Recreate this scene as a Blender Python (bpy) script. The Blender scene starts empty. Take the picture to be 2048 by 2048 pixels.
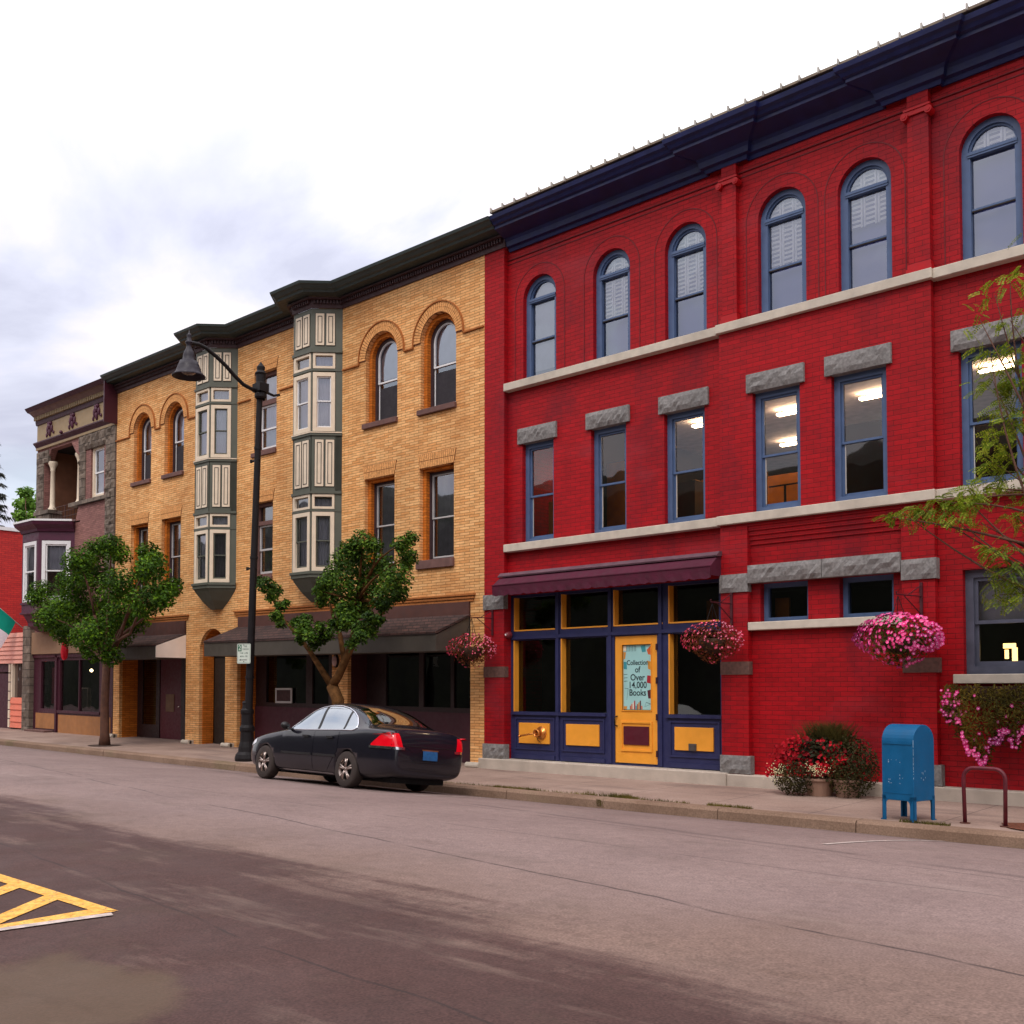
import bpy, bmesh, math, random
from mathutils import Vector, Matrix, noise
from mathutils.bvhtree import BVHTree
from mathutils.geometry import tessellate_polygon
R=random.Random(7)
C=bpy.context.scene.collection
S=bpy.context.scene
# ------------------------------------------------------------------ camera
PITCH=math.radians(2.1); YAW=math.radians(42.578)
cd=bpy.data.cameras.new('camera'); cam=bpy.data.objects.new('camera',cd); C.objects.link(cam)
cam.location=(0,-15.03,1.75); cam.rotation_euler=(math.radians(90)+PITCH,0,YAW)
cd.sensor_width=36; cd.lens=36*2100/2048; cd.shift_y=(1303-1024)/2048; cd.clip_end=2000; cd.clip_start=.1
S.camera=cam
# ------------------------------------------------------------------ world
W=bpy.data.worlds.new('World'); S.world=W; W.use_nodes=True
nt=W.node_tree; nt.nodes.clear()
def wn(t,**k):
    n=nt.nodes.new(t)
    for a,b in k.items(): setattr(n,a,b)
    return n
SUN_EL=math.radians(52); SUN_AZ=math.radians(150)
sky=wn('ShaderNodeTexSky',sky_type='NISHITA'); sky.sun_disc=False; sky.sun_elevation=SUN_EL; sky.sun_rotation=SUN_AZ; sky.air_density=1; sky.dust_density=2
out=wn('ShaderNodeOutputWorld'); tc=wn('ShaderNodeTexCoord')
def vmath(op,a,b=None):
    n=wn('ShaderNodeVectorMath',operation=op); nt.links.new(a,n.inputs[0])
    if b is not None:
        if hasattr(b,'links'): nt.links.new(b,n.inputs[1])
        else: n.inputs[1].default_value=b
    return n
def m_(op,a,b=None,c=None):
    n=wn('ShaderNodeMath',operation=op)
    for i,v in enumerate((a,b,c)):
        if v is None: continue
        if hasattr(v,'links'): nt.links.new(v,n.inputs[i])
        else: n.inputs[i].default_value=v
    return n.outputs[0]
def ramp(fac,stops):
    n=wn('ShaderNodeValToRGB'); nt.links.new(fac,n.inputs[0]); el=n.color_ramp.elements
    while len(el)<len(stops): el.new(.5)
    for e,(p,c) in zip(el,stops): e.position=p; e.color=(*c,1) if len(c)==3 else c
    return n.outputs[0]
def mixc(f,a,b,mode='MIX'):
    n=wn('ShaderNodeMix',data_type='RGBA',blend_type=mode); n.clamp_result=False
    if hasattr(f,'links'): nt.links.new(f,n.inputs[0])
    else: n.inputs[0].default_value=f
    for i,v in ((6,a),(7,b)):
        if hasattr(v,'links'): nt.links.new(v,n.inputs[i])
        else: n.inputs[i].default_value=(*v,1)
    return n.outputs[2]
nrm=vmath('NORMALIZE',tc.outputs['Generated']).outputs[0]
sx=wn('ShaderNodeSeparateXYZ'); nt.links.new(nrm,sx.inputs[0])
den=m_('ADD',m_('MAXIMUM',sx.outputs[2],0.0),.22)
cx=wn('ShaderNodeCombineXYZ'); nt.links.new(m_('DIVIDE',sx.outputs[0],den),cx.inputs[0]); nt.links.new(m_('DIVIDE',sx.outputs[1],den),cx.inputs[1])
n1=wn('ShaderNodeTexNoise'); n1.inputs['Scale'].default_value=1.5; n1.inputs['Detail'].default_value=7; n1.inputs['Roughness'].default_value=.55; n1.inputs['Distortion'].default_value=.55
nt.links.new(vmath('ADD',cx.outputs[0],(9.2,5.5,0)).outputs[0],n1.inputs['Vector'])
def blob(d,lo,hi):
    d=Vector(d).normalized(); dt=vmath('DOT_PRODUCT',nrm,tuple(d)).outputs['Value']
    n=wn('ShaderNodeMapRange',interpolation_type='SMOOTHSTEP'); nt.links.new(dt,n.inputs[0]); n.inputs[1].default_value=lo; n.inputs[2].default_value=hi
    return n.outputs[0]
def pxdir(x,y):
    F=2100; cp=math.cos(PITCH); sp=math.sin(PITCH)
    fw=Vector((-math.sin(YAW)*cp,math.cos(YAW)*cp,sp)); rt=Vector((math.cos(YAW),math.sin(YAW),0)); up=rt.cross(fw)
    return fw*F+rt*(x-1024)-up*(y-1303)
dark=m_('ADD',m_('MULTIPLY',blob(pxdir(100,600),.960,.999),.19),m_('MULTIPLY',blob(pxdir(640,500),.965,.999),.13))
dark=m_('ADD',dark,m_('MULTIPLY',blob(pxdir(0,900),.975,.999),.14))
dark=m_('SUBTRACT',dark,m_('MULTIPLY',blob(pxdir(380,760),.990,.9995),.22))
val=m_('SUBTRACT',m_('ADD',m_('MULTIPLY',m_('SUBTRACT',n1.outputs[0],.5),1.7),.68),dark)
col=ramp(val,[(.22,(.58,.59,.72)),(.38,(.72,.73,.86)),(.54,(.90,.86,.94)),(.68,(1.03,.96,1.0)),(.80,(1.15,1.13,1.13))])
n2=wn('ShaderNodeTexNoise'); n2.inputs['Scale'].default_value=1.4; n2.inputs['Detail'].default_value=3; nt.links.new(cx.outputs[0],n2.inputs['Vector'])
col=mixc(ramp(n2.outputs[0],[(.55,(0,0,0)),(.75,(.6,.6,.6))]),col,(.85,1.15,1.22))
up_=m_('ADD',m_('MULTIPLY',m_('POWER',m_('MAXIMUM',sx.outputs[2],0),1.3),1.15),.86)
colb=vmath('SCALE',col); nt.links.new(up_,colb.inputs['Scale'])
skyb=vmath('SCALE',sky.outputs[0]); skyb.inputs['Scale'].default_value=.10
fin=mixc(.9,skyb.outputs[0],colb.outputs[0])
bg=wn('ShaderNodeBackground'); nt.links.new(fin,bg.inputs[0]); bg.inputs[1].default_value=1.0
nt.links.new(bg.outputs[0],out.inputs[0])
# ------------------------------------------------------------------ sun
ld=bpy.data.lights.new('sun','SUN'); ld.energy=1.1; ld.angle=math.radians(18); ld.color=(1,.93,.86)
lo=bpy.data.objects.new('sun',ld); C.objects.link(lo)
sd=Vector((math.sin(SUN_AZ)*math.cos(SUN_EL),math.cos(SUN_AZ)*math.cos(SUN_EL),math.sin(SUN_EL)))
lo.rotation_euler=sd.to_track_quat('Z','Y').to_euler()
S.view_settings.view_transform='Standard'; S.view_settings.look='None'; S.view_settings.exposure=0.18; S.view_settings.gamma=1
S.cycles.max_bounces=6; S.cycles.diffuse_bounces=3; S.cycles.glossy_bounces=3; S.cycles.transparent_max_bounces=8; S.cycles.transmission_bounces=2
S.cycles.use_denoising=True
# ------------------------------------------------------------------ terrain functions
def g(x):
    if x>-12: return 0
    if x>-16: return .0093*(-12-x)**2/8
    return .0093*(-14-x)
def roadz(y):
    return .43*(1-((y+9.5)/6.85)**2) if y<-2.65 else 0
def walkz(x,y): return .2+g(x)+.05*y/2.6
# ------------------------------------------------------------------ materials
def srgb(c):
    return tuple((v/255/12.92 if v<=10 else ((v/255+.055)/1.055)**2.4) for v in c)
class Mat:
    def __init__(s,name):
        s.m=bpy.data.materials.new(name); s.m.use_nodes=True; s.t=s.m.node_tree; s.t.nodes.clear()
        s.o=s.n('ShaderNodeOutputMaterial'); s.p=s.n('ShaderNodeBsdfPrincipled'); s.l(s.p.outputs[0],s.o.inputs[0])
    def n(s,t,**k):
        n=s.t.nodes.new(t)
        for a,b in k.items(): setattr(n,a,b)
        return n
    def l(s,a,b): s.t.links.new(a,b)
    def pos(s):
        if not hasattr(s,'g'): s.g=s.n('ShaderNodeNewGeometry')
        return s.g.outputs['Position']
    def noise(s,scale,detail=3,vec=None,rough=.5,sc=None):
        n=s.n('ShaderNodeTexNoise'); n.inputs['Scale'].default_value=scale; n.inputs['Detail'].default_value=detail; n.inputs['Roughness'].default_value=rough
        v=vec or s.pos()
        if sc:
            mp=s.n('ShaderNodeMapping'); mp.inputs['Scale'].default_value=sc; s.l(v,mp.inputs[0]); v=mp.outputs[0]
        s.l(v,n.inputs['Vector']); return n.outputs[0]
    def ramp(s,f,stops):
        n=s.n('ShaderNodeValToRGB'); s.l(f,n.inputs[0]); el=n.color_ramp.elements
        while len(el)<len(stops): el.new(.5)
        for e,(p,c) in zip(el,stops): e.position=p; e.color=(c,c,c,1) if not hasattr(c,'__len__') else (*c,1)
        return n.outputs[0]
    def mix(s,f,a,b,mode='MIX'):
        n=s.n('ShaderNodeMix',data_type='RGBA',blend_type=mode)
        if hasattr(f,'links'): s.l(f,n.inputs[0])
        else: n.inputs[0].default_value=f
        for i,v in ((6,a),(7,b)):
            if hasattr(v,'links'): s.l(v,n.inputs[i])
            else: n.inputs[i].default_value=(*v,1)
        return n.outputs[2]
    def math(s,op,a,b=None):
        n=s.n('ShaderNodeMath',operation=op)
        for i,v in enumerate((a,b)):
            if v is None: continue
            if hasattr(v,'links'): s.l(v,n.inputs[i])
            else: n.inputs[i].default_value=v
        return n.outputs[0]
    def bump(s,h,st=.3,d=.02):
        n=s.n('ShaderNodeBump'); n.inputs['Strength'].default_value=st; n.inputs['Distance'].default_value=d; s.l(h,n.inputs['Height']); s.l(n.outputs[0],s.p.inputs['Normal'])
    def set(s,col=None,rough=.6,metal=0,spec=None):
        if col is not None:
            if hasattr(col,'links'): s.l(col,s.p.inputs['Base Color'])
            else: s.p.inputs['Base Color'].default_value=(*col,1)
        if hasattr(rough,'links'): s.l(rough,s.p.inputs['Roughness'])
        else: s.p.inputs['Roughness'].default_value=rough
        s.p.inputs['Metallic'].default_value=metal
        if spec is not None: s.p.inputs['Specular IOR Level'].default_value=spec
        return s.m
def plain(name,c,rough=.55,metal=0,var=.18,scale=6,bump=0.,spec=None,grime=0.):
    M=Mat(name); c=srgb(c); nz=M.noise(scale,4)
    col=M.mix(M.ramp(nz,[(.3,0.),(.7,1.)]),tuple(v*(1-var) for v in c),tuple(min(v*(1+var),1) for v in c))
    if grime:
        gz=M.noise(1.3,5,sc=(1,1,.35)); col=M.mix(M.ramp(gz,[(.45,0.),(.75,grime)]),col,tuple(v*.35+.01 for v in c))
    if bump: M.bump(M.noise(scale*8,3),bump,.01)
    rz=M.ramp(M.noise(scale*2,3),[(.3,max(rough-.1,.02)),(.7,min(rough+.12,1.))])
    return M.set(col,rz,metal,spec)
def brick(name,c1,c2,cm,bw,rh,mo=.006,stain=None,fine=.5,rough=.75,spec=None,big=None,bump=.35):
    M=Mat(name); sp=M.n('ShaderNodeSeparateXYZ'); M.l(M.pos(),sp.inputs[0])
    cb=M.n('ShaderNodeCombineXYZ'); M.l(M.math('ADD',sp.outputs[0],sp.outputs[1]),cb.inputs[0]); M.l(sp.outputs[2],cb.inputs[1])
    b=M.n('ShaderNodeTexBrick'); M.l(cb.outputs[0],b.inputs['Vector'])
    b.inputs['Scale'].default_value=1; b.inputs['Mortar Size'].default_value=mo; b.inputs['Brick Width'].default_value=bw; b.inputs['Row Height'].default_value=rh
    b.inputs['Mortar Smooth'].default_value=.3; b.inputs['Bias'].default_value=0
    b.inputs['Color1'].default_value=(*srgb(c1),1); b.inputs['Color2'].default_value=(*srgb(c2),1); b.inputs['Mortar'].default_value=(*srgb(cm),1)
    col=b.outputs[0]
    f=M.noise(3.,5,vec=cb.outputs[0],rough=.7,sc=(1/bw/2.2,1/rh/2.6,1))
    col=M.mix(fine,col,M.mix(1.,col,M.ramp(f,[(.25,.45),(.75,1.7)]),'MULTIPLY'))
    g1=M.noise(.45,4); col=M.mix(1.,col,M.ramp(g1,[(.25,.80),(.75,1.16)]),'MULTIPLY')
    if stain:
        st=M.noise(.8,5,sc=(1,1,.6),rough=.6); col=M.mix(M.ramp(st,[(.52,0.),(.72,stain[1])]),col,srgb(stain[0]))
    if big: 
        st=M.noise(.55,5,sc=(.7,1,1.4),rough=.65); col=M.mix(M.ramp(st,[(.55,0.),(.7,big[1])]),col,srgb(big[0]))
    h=M.math('ADD',M.math('MULTIPLY',b.outputs['Fac'],-1.),M.math('MULTIPLY',M.noise(60,2),.35))
    M.bump(h,bump,.008)
    return M.set(col,rough,0,spec)
def glass(name,refl=.25,tint=(1,1,1),rough=.02,body=None,trans=.85):
    M=Mat(name); M.t.nodes.remove(M.p)
    gl=M.n('ShaderNodeBsdfGlossy'); gl.inputs['Roughness'].default_value=rough; gl.inputs['Color'].default_value=(*tint,1)
    if body is None:
        tr=M.n('ShaderNodeBsdfTransparent'); tr.inputs[0].default_value=(trans,trans,trans,1)
    else:
        tr=M.n('ShaderNodeBsdfDiffuse'); tr.inputs[0].default_value=(*srgb(body),1)
    mx=M.n('ShaderNodeMixShader'); fr=M.n('ShaderNodeFresnel'); fr.inputs[0].default_value=1.5
    wv=M.noise(.9,2); bp=M.n('ShaderNodeBump'); bp.inputs['Strength'].default_value=.06; bp.inputs['Distance'].default_value=.15; M.l(wv,bp.inputs['Height']); M.l(bp.outputs[0],gl.inputs['Normal'])
    f=M.math('ADD',fr.outputs[0],refl); f=M.math('MINIMUM',f,1.)
    M.l(f,mx.inputs[0]); M.l(tr.outputs[0],mx.inputs[1]); M.l(gl.outputs[0],mx.inputs[2]); M.l(mx.outputs[0],M.o.inputs[0])
    return M.m
def emit(name,c,st):
    M=Mat(name); M.t.nodes.remove(M.p); e=M.n('ShaderNodeEmission'); e.inputs[0].default_value=(*c,1); e.inputs[1].default_value=st; M.l(e.outputs[0],M.o.inputs[0]); return M.m
def leafmat(name,a,b,c=None,trans=.25,rough=.6):
    M=Mat(name); M.pos(); rnd=M.g.outputs['Random Per Island']
    st=[(0.,srgb(a)),(1.,srgb(b))] if c is None else [(0.,srgb(a)),(.6,srgb(b)),(1.,srgb(c))]
    col=M.ramp(rnd,st); nz=M.noise(1.7,3)
    col=M.mix(1.,col,M.ramp(nz,[(.3,(.42,.46,.45)),(.7,(1.65,1.45,1.2))]),'MULTIPLY')
    m=M.set(col,rough,0,.2)
    if trans:
        t=M.n('ShaderNodeBsdfTranslucent'); M.l(col,t.inputs[0]); mx=M.n('ShaderNodeMixShader'); mx.inputs[0].default_value=trans
        M.l(M.p.outputs[0],mx.inputs[1]); M.l(t.outputs[0],mx.inputs[2]); M.l(mx.outputs[0],M.o.inputs[0])
    return m
# ------------------------------------------------------------------ mesh builder
class MB:
    def __init__(s): s.v=[]; s.f=[]; s.mi=[]; s.T=None; s.cm=0; s.cuts=[]
    def next(s): s.cuts.append((len(s.v),len(s.f))); return s
    def frame(s,o,ang):
        ca,sa=math.cos(ang),math.sin(ang); o=Vector(o); s.T=lambda p:(o.x+p[0]*ca-p[1]*sa,o.y+p[0]*sa+p[1]*ca,o.z+p[2]); return s
    def add(s,vs,fs):
        b=len(s.v)
        if s.T: vs=[s.T(p) for p in vs]
        s.v+= [tuple(p) for p in vs]
        for f in fs: s.f.append([b+i for i in f]); s.mi.append(s.cm)
        return s
    def box(s,x0,x1,y0,y1,z0,z1):
        return s.add([(x0,y0,z0),(x1,y0,z0),(x1,y1,z0),(x0,y1,z0),(x0,y0,z1),(x1,y0,z1),(x1,y1,z1),(x0,y1,z1)],
            [(0,3,2,1),(4,5,6,7),(0,1,5,4),(1,2,6,5),(2,3,7,6),(3,0,4,7)])
    def quad(s,a,b,c,d): return s.add([a,b,c,d],[(0,1,2,3)])
    def prism(s,poly,y0,y1):   # poly (x,z) ccw seen from -y
        n=len(poly); vs=[(x,y0,z) for x,z in poly]+[(x,y1,z) for x,z in poly]
        return s.add(vs,[tuple(range(n)),tuple(range(2*n-1,n-1,-1))]+[(i,i+n,(i+1)%n+n,(i+1)%n) for i in range(n)])
    def prismx(s,poly,x0,x1):  # poly (y,z) extruded along x
        n=len(poly); vs=[(x0,y,z) for y,z in poly]+[(x1,y,z) for y,z in poly]
        return s.add(vs,[tuple(range(n)),tuple(range(2*n-1,n-1,-1))]+[(i,i+n,(i+1)%n+n,(i+1)%n) for i in range(n)])
    def prismz(s,poly,z0,z1):
        n=len(poly); vs=[(x,y,z0) for x,y in poly]+[(x,y,z1) for x,y in poly]
        return s.add(vs,[tuple(range(n-1,-1,-1)),tuple(range(n,2*n))]+[(i,(i+1)%n,(i+1)%n+n,i+n) for i in range(n)])
    def wall(s,outer,holes,y,d):
        loops=[outer]+holes; pts=[Vector((x,z,0)) for lp in loops for x,z in lp]
        tr=tessellate_polygon([[Vector((x,z,0)) for x,z in lp] for lp in loops])
        s.add([(p.x,y,p.y) for p in pts],[t for t in tr])
        for lp in holes:
            n=len(lp); s.add([(x,y,z) for x,z in lp]+[(x,y+d,z) for x,z in lp],[(i,(i+1)%n,(i+1)%n+n,i+n) for i in range(n)])
        return s
    def ring(s,o,i,y0,y1,open_=False):
        n=len(o); vs=[(x,y0,z) for x,z in o]+[(x,y0,z) for x,z in i]+[(x,y1,z) for x,z in o]+[(x,y1,z) for x,z in i]; fs=[]
        for k in range(1 if open_ else 0,n):
            j=(k+1)%n; fs+=[(k,j,n+j,n+k),(n+k,n+j,3*n+j,3*n+k),(2*n+k,2*n+j,j,k)]
        return s.add(vs,fs)
    def cyl(s,a,b,r0,r1=None,n=12,caps=True):
        a=Vector(a); b=Vector(b); r1=r0 if r1 is None else r1; d=(b-a).normalized(); u=d.orthogonal().normalized(); w=d.cross(u)
        vs=[a+(u*math.cos(t)+w*math.sin(t))*r0 for t in [2*math.pi*i/n for i in range(n)]]+[b+(u*math.cos(t)+w*math.sin(t))*r1 for t in [2*math.pi*i/n for i in range(n)]]
        fs=[(i,(i+1)%n,(i+1)%n+n,i+n) for i in range(n)]
        if caps: fs+=[tuple(range(n-1,-1,-1)),tuple(range(n,2*n))]
        return s.add(vs,fs)
    def tube(s,pts,r,n=8,caps=True):
        pts=[Vector(p) for p in pts]; rr=r if hasattr(r,'__len__') else [r]*len(pts); prev=None; vs=[]; m=len(pts)
        for i,p in enumerate(pts):
            d=((pts[min(i+1,m-1)]-pts[max(i-1,0)])).normalized()
            if prev is None: u=d.orthogonal().normalized()
            else: u=(prev-d*prev.dot(d)).normalized()
            prev=u; w=d.cross(u)
            vs+=[p+(u*math.cos(t)+w*math.sin(t))*rr[i] for t in [2*math.pi*k/n for k in range(n)]]
        fs=[(i*n+k,i*n+(k+1)%n,(i+1)*n+(k+1)%n,(i+1)*n+k) for i in range(m-1) for k in range(n)]
        if caps: fs+=[tuple(range(n-1,-1,-1)),tuple(range((m-1)*n,m*n))]
        return s.add(vs,fs)
    def lathe(s,prof,c,n=20,axis='z'):  # prof (r,h)
        vs=[]; c=Vector(c)
        for r,h in prof:
            for k in range(n):
                t=2*math.pi*k/n; a,b=r*math.cos(t),r*math.sin(t)
                vs.append(c+Vector((a,b,h)) if axis=='z' else (c+Vector((a,h,b)) if axis=='y' else c+Vector((h,a,b))))
        m=len(prof); fs=[(i*n+k,i*n+(k+1)%n,(i+1)*n+(k+1)%n,(i+1)*n+k) for i in range(m-1) for k in range(n)]
        return s.add(vs,fs)
    def sphere(s,c,r,n=10,sq=1.):
        return s.lathe([(max(r*math.sin(math.pi*i/n),.0005),-r*sq*math.cos(math.pi*i/n)) for i in range(n+1)],c,n*2)
    def sweep(s,path,prof,closed_prof=True):  # path (x,y) plan left->right, outward = -y side; prof (d,z)
        P=[Vector((x,y)) for x,y in path]; m=len(P); N=[]
        for i in range(m):
            ns=[]
            if i>0: t=(P[i]-P[i-1]).normalized(); ns.append(Vector((t.y,-t.x)))
            if i<m-1: t=(P[i+1]-P[i]).normalized(); ns.append(Vector((t.y,-t.x)))
            b=sum(ns,Vector((0,0))).normalized(); N.append(b/max(b.dot(ns[0]),.3))
        k=len(prof); vs=[(P[i].x+N[i].x*d,P[i].y+N[i].y*d,z) for i in range(m) for d,z in prof]
        fs=[(i*k+j,i*k+(j+1)%k,(i+1)*k+(j+1)%k,(i+1)*k+j) for i in range(m-1) for j in range(k if closed_prof else k-1)]
        if closed_prof: fs+=[tuple(range(k)),tuple(range(m*k-1,(m-1)*k-1,-1))]
        return s.add(vs,fs)
    def rough(s,x0,x1,y0,y1,z0,z1,amp=.03,st=.07):
        nx=max(2,int((x1-x0)/st)); nz=max(2,int((z1-z0)/st)); vs=[]
        for j in range(nz+1):
            for i in range(nx+1):
                e=(i in(0,nx)) or (j in (0,nz)); x=x0+(x1-x0)*i/nx; z=z0+(z1-z0)*j/nz
                a=0 if e else -abs(noise.noise(Vector((x*7,z*9,y0*3))))*amp*2.2-R.random()*amp*.5
                vs.append((x,y0+a,z))
        fs=[(j*(nx+1)+i,j*(nx+1)+i+1,(j+1)*(nx+1)+i+1,(j+1)*(nx+1)+i) for j in range(nz) for i in range(nx)]
        s.add(vs,fs); return s.box(x0,x1,y0+.001,y1,z0,z1)
    def each(s,name,mat,parent,**k):   # one object for every piece closed off with next()
        cuts=[(0,0)]+s.cuts
        if cuts[-1]!=(len(s.v),len(s.f)): cuts.append((len(s.v),len(s.f)))
        out=[]
        for (v0,f0),(v1,f1) in zip(cuts,cuts[1:]):
            if v1==v0: continue
            q=MB(); q.v=s.v[v0:v1]; q.f=[[i-v0 for i in f] for f in s.f[f0:f1]]; q.mi=s.mi[f0:f1]; out.append(q.build(name,mat,parent,**k))
        return out
    def build(s,name,mat,parent=None,root=None,warp=False,smooth=False,bevel=0,base=None,seg=1):
        vs=s.v
        if warp: vs=[(x,y,z+g(x)) for x,y,z in vs]
        o0=Vector((0,0,0))
        if parent is not None:
            p=parent
            while p is not None: o0=o0+p.location; p=p.parent
        elif base is not None: o0=Vector(base)
        me=bpy.data.meshes.new(name); me.from_pydata([tuple(Vector(v)-o0) for v in vs],[],s.f); 
        mats=mat if isinstance(mat,(list,tuple)) else [mat]
        for m in mats: me.materials.append(m)
        if len(mats)>1: me.polygons.foreach_set('material_index',s.mi)
        if smooth: me.polygons.foreach_set('use_smooth',[True]*len(me.polygons))
        me.update(); ob=bpy.data.objects.new(name,me); C.objects.link(ob)
        if parent is not None: ob.parent=parent
        elif base is not None: ob.location=base
        if bevel:
            b=ob.modifiers.new('bevel','BEVEL'); b.width=bevel; b.segments=seg; b.limit_method='ANGLE'
        return ob
def tag(o,label,cat,group=None):
    o['label']=label; o['category']=cat
    if group: o['group']=group
    return o
def thing(name,loc,label,cat,group=None):
    o=bpy.data.objects.new(name,None); C.objects.link(o); o.location=loc; o.empty_display_size=.2
    return tag(o,label,cat,group)
def structure(o): o['kind']='structure'; return o
def stuff(o): o['kind']='stuff'; return o
def arch(cx,hw,z0,zs,n=16,r=None):
    r=r or hw
    return [(cx-hw,z0),(cx+hw,z0)]+[(cx+r*math.cos(t),zs+r*math.sin(t)) for t in [math.pi*i/n for i in range(n+1)]]
def rect(x0,x1,z0,z1): return [(x0,z0),(x1,z0),(x1,z1),(x0,z1)]
def atz(px,py,z):
    d=pxdir(px,py); o=Vector(cam.location); t=(z-o.z)/d.z; return o+d*t
def text(body,size,mat,name,parent,M,align='CENTER',ext=.0,sx=1):
    cu=bpy.data.curves.new('t','FONT'); cu.body=body; cu.size=size; cu.align_x=align; cu.align_y='CENTER'; cu.extrude=ext; cu.offset=size*.015
    ob=bpy.data.objects.new('t',cu); C.objects.link(ob); dg=bpy.context.evaluated_depsgraph_get(); dg.update()
    me=bpy.data.meshes.new_from_object(ob.evaluated_get(dg)); bpy.data.objects.remove(ob); me.name=name
    me.transform(M@Matrix.Diagonal((sx,1,1,1))); me.materials.clear(); me.materials.append(mat)
    o0=Vector((0,0,0)); p=parent
    while p is not None: o0=o0+p.location; p=p.parent
    me.transform(Matrix.Translation(-o0))
    o=bpy.data.objects.new(name,me); C.objects.link(o); o.parent=parent; return o
FACE=Matrix.Rotation(math.radians(90),4,'X')  # text plane xy -> xz facing -y
# ------------------------------------------------------------------ palette
m_red=brick('painted_red_brick',(166,4,18),(150,3,15),(104,3,10),.23,.075,.0045,stain=((84,12,30),.6),big=((150,44,54),.5),fine=.4,rough=.62,spec=.25,bump=.5)
m_redpl=plain('red_paint',(170,14,22),.5,var=.15,scale=3,bump=.1,spec=.3)
m_yel=brick('buff_roman_brick',(236,184,124),(214,152,92),(128,80,46),.28,.057,.005,stain=((150,84,36),.3),fine=.5,rough=.8,spec=.2)
m_yeld=brick('orange_brick_jamb',(204,116,40),(180,98,30),(112,58,22),.28,.057,.004,fine=.5,rough=.8,spec=.2)
m_vou=plain('buff_voussoir',(222,160,100),.8,var=.25,scale=22,bump=.2,spec=.2)
m_brm=plain('dark_mortar',(100,50,22),.9)
m_brst=plain('brownstone',(108,76,70),.85,var=.2,scale=9,bump=.3,grime=.3)
m_quoin=plain('dull_quoin',(104,74,66),.85,var=.25,scale=20,bump=.4)
m_gran=plain('grey_granite',(132,128,126),.85,var=.28,scale=26,bump=.6,grime=.35)
m_cream=plain('cream_stone',(200,188,172),.75,var=.1,scale=7,bump=.2,grime=.35)
m_plin=plain('concrete_plinth',(186,172,158),.85,var=.12,scale=4,bump=.3,grime=.3)
m_navy=plain('navy_paint',(44,46,84),.42,var=.1,scale=5,spec=.4)
m_corn=plain('cornice_navy',(26,32,80),.45,var=.2,scale=5,spec=.35,grime=.4)
m_blue=plain('slate_blue_paint',(78,98,134),.45,var=.1,scale=6,spec=.4)
m_ylw=plain('yellow_paint',(240,160,52),.45,var=.06,scale=5,spec=.4)
m_maroon=plain('maroon_canvas',(76,6,38),.8,var=.2,scale=5,bump=.1)
m_marp=plain('maroon_paint',(84,10,30),.5,var=.1)
m_green=plain('greygreen_paint',(84,86,74),.55,var=.08,scale=5)
m_grnd=plain('dark_green_cornice',(52,62,60),.5,var=.15,scale=6,grime=.4)
m_frz=plain('brown_frieze',(62,36,40),.6,var=.15,scale=6)
m_crm=plain('cream_trim',(226,208,184),.55,var=.06,scale=7,spec=.3)
m_wht=plain('white_frame',(228,226,226),.5,var=.04)
m_whtd=plain('grey_white_frame',(186,182,180),.5,var=.05)
m_dk=plain('dark_interior',(24,18,17),.9,var=.3,scale=2)
m_dkbr=plain('brown_interior',(60,34,24),.9,var=.3,scale=2)
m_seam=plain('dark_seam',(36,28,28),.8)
m_shing=brick('brown_shingle',(78,52,46),(58,38,34),(30,20,18),.22,.075,.01,fine=1.,rough=.85,bump=.8)
m_fasc=plain('dark_grey_fascia',(74,68,60),.6,var=.12,scale=4)
m_board=plain('dark_brown_board',(84,50,42),.7,var=.2,scale=4)
m_blk=plain('black_iron',(26,22,24),.6,var=.2,spec=.25)
m_curt=plain('pale_curtain',(186,184,196),.9,var=.12,scale=4)
m_blind=plain('white_blind',(244,242,244),.7,var=.05)
m_lav=plain('lavender_shade',(110,114,184),.9,var=.06,scale=2)
m_curd=plain('grey_curtain',(110,102,110),.9,var=.25,scale=5)
g_sky=glass('glass_upper',.17,(.78,.86,1.))
g_mid=glass('glass_plain',.045)
g_yel=glass('glass_buff',.16,(.9,.93,1.))
g_dark=glass('glass_dark',.03,trans=.5)
e_tube=emit('fluorescent_tube',(1,.74,.42),34.)
e_warm=emit('warm_lamp',(1,.62,.2),3.5)
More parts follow.
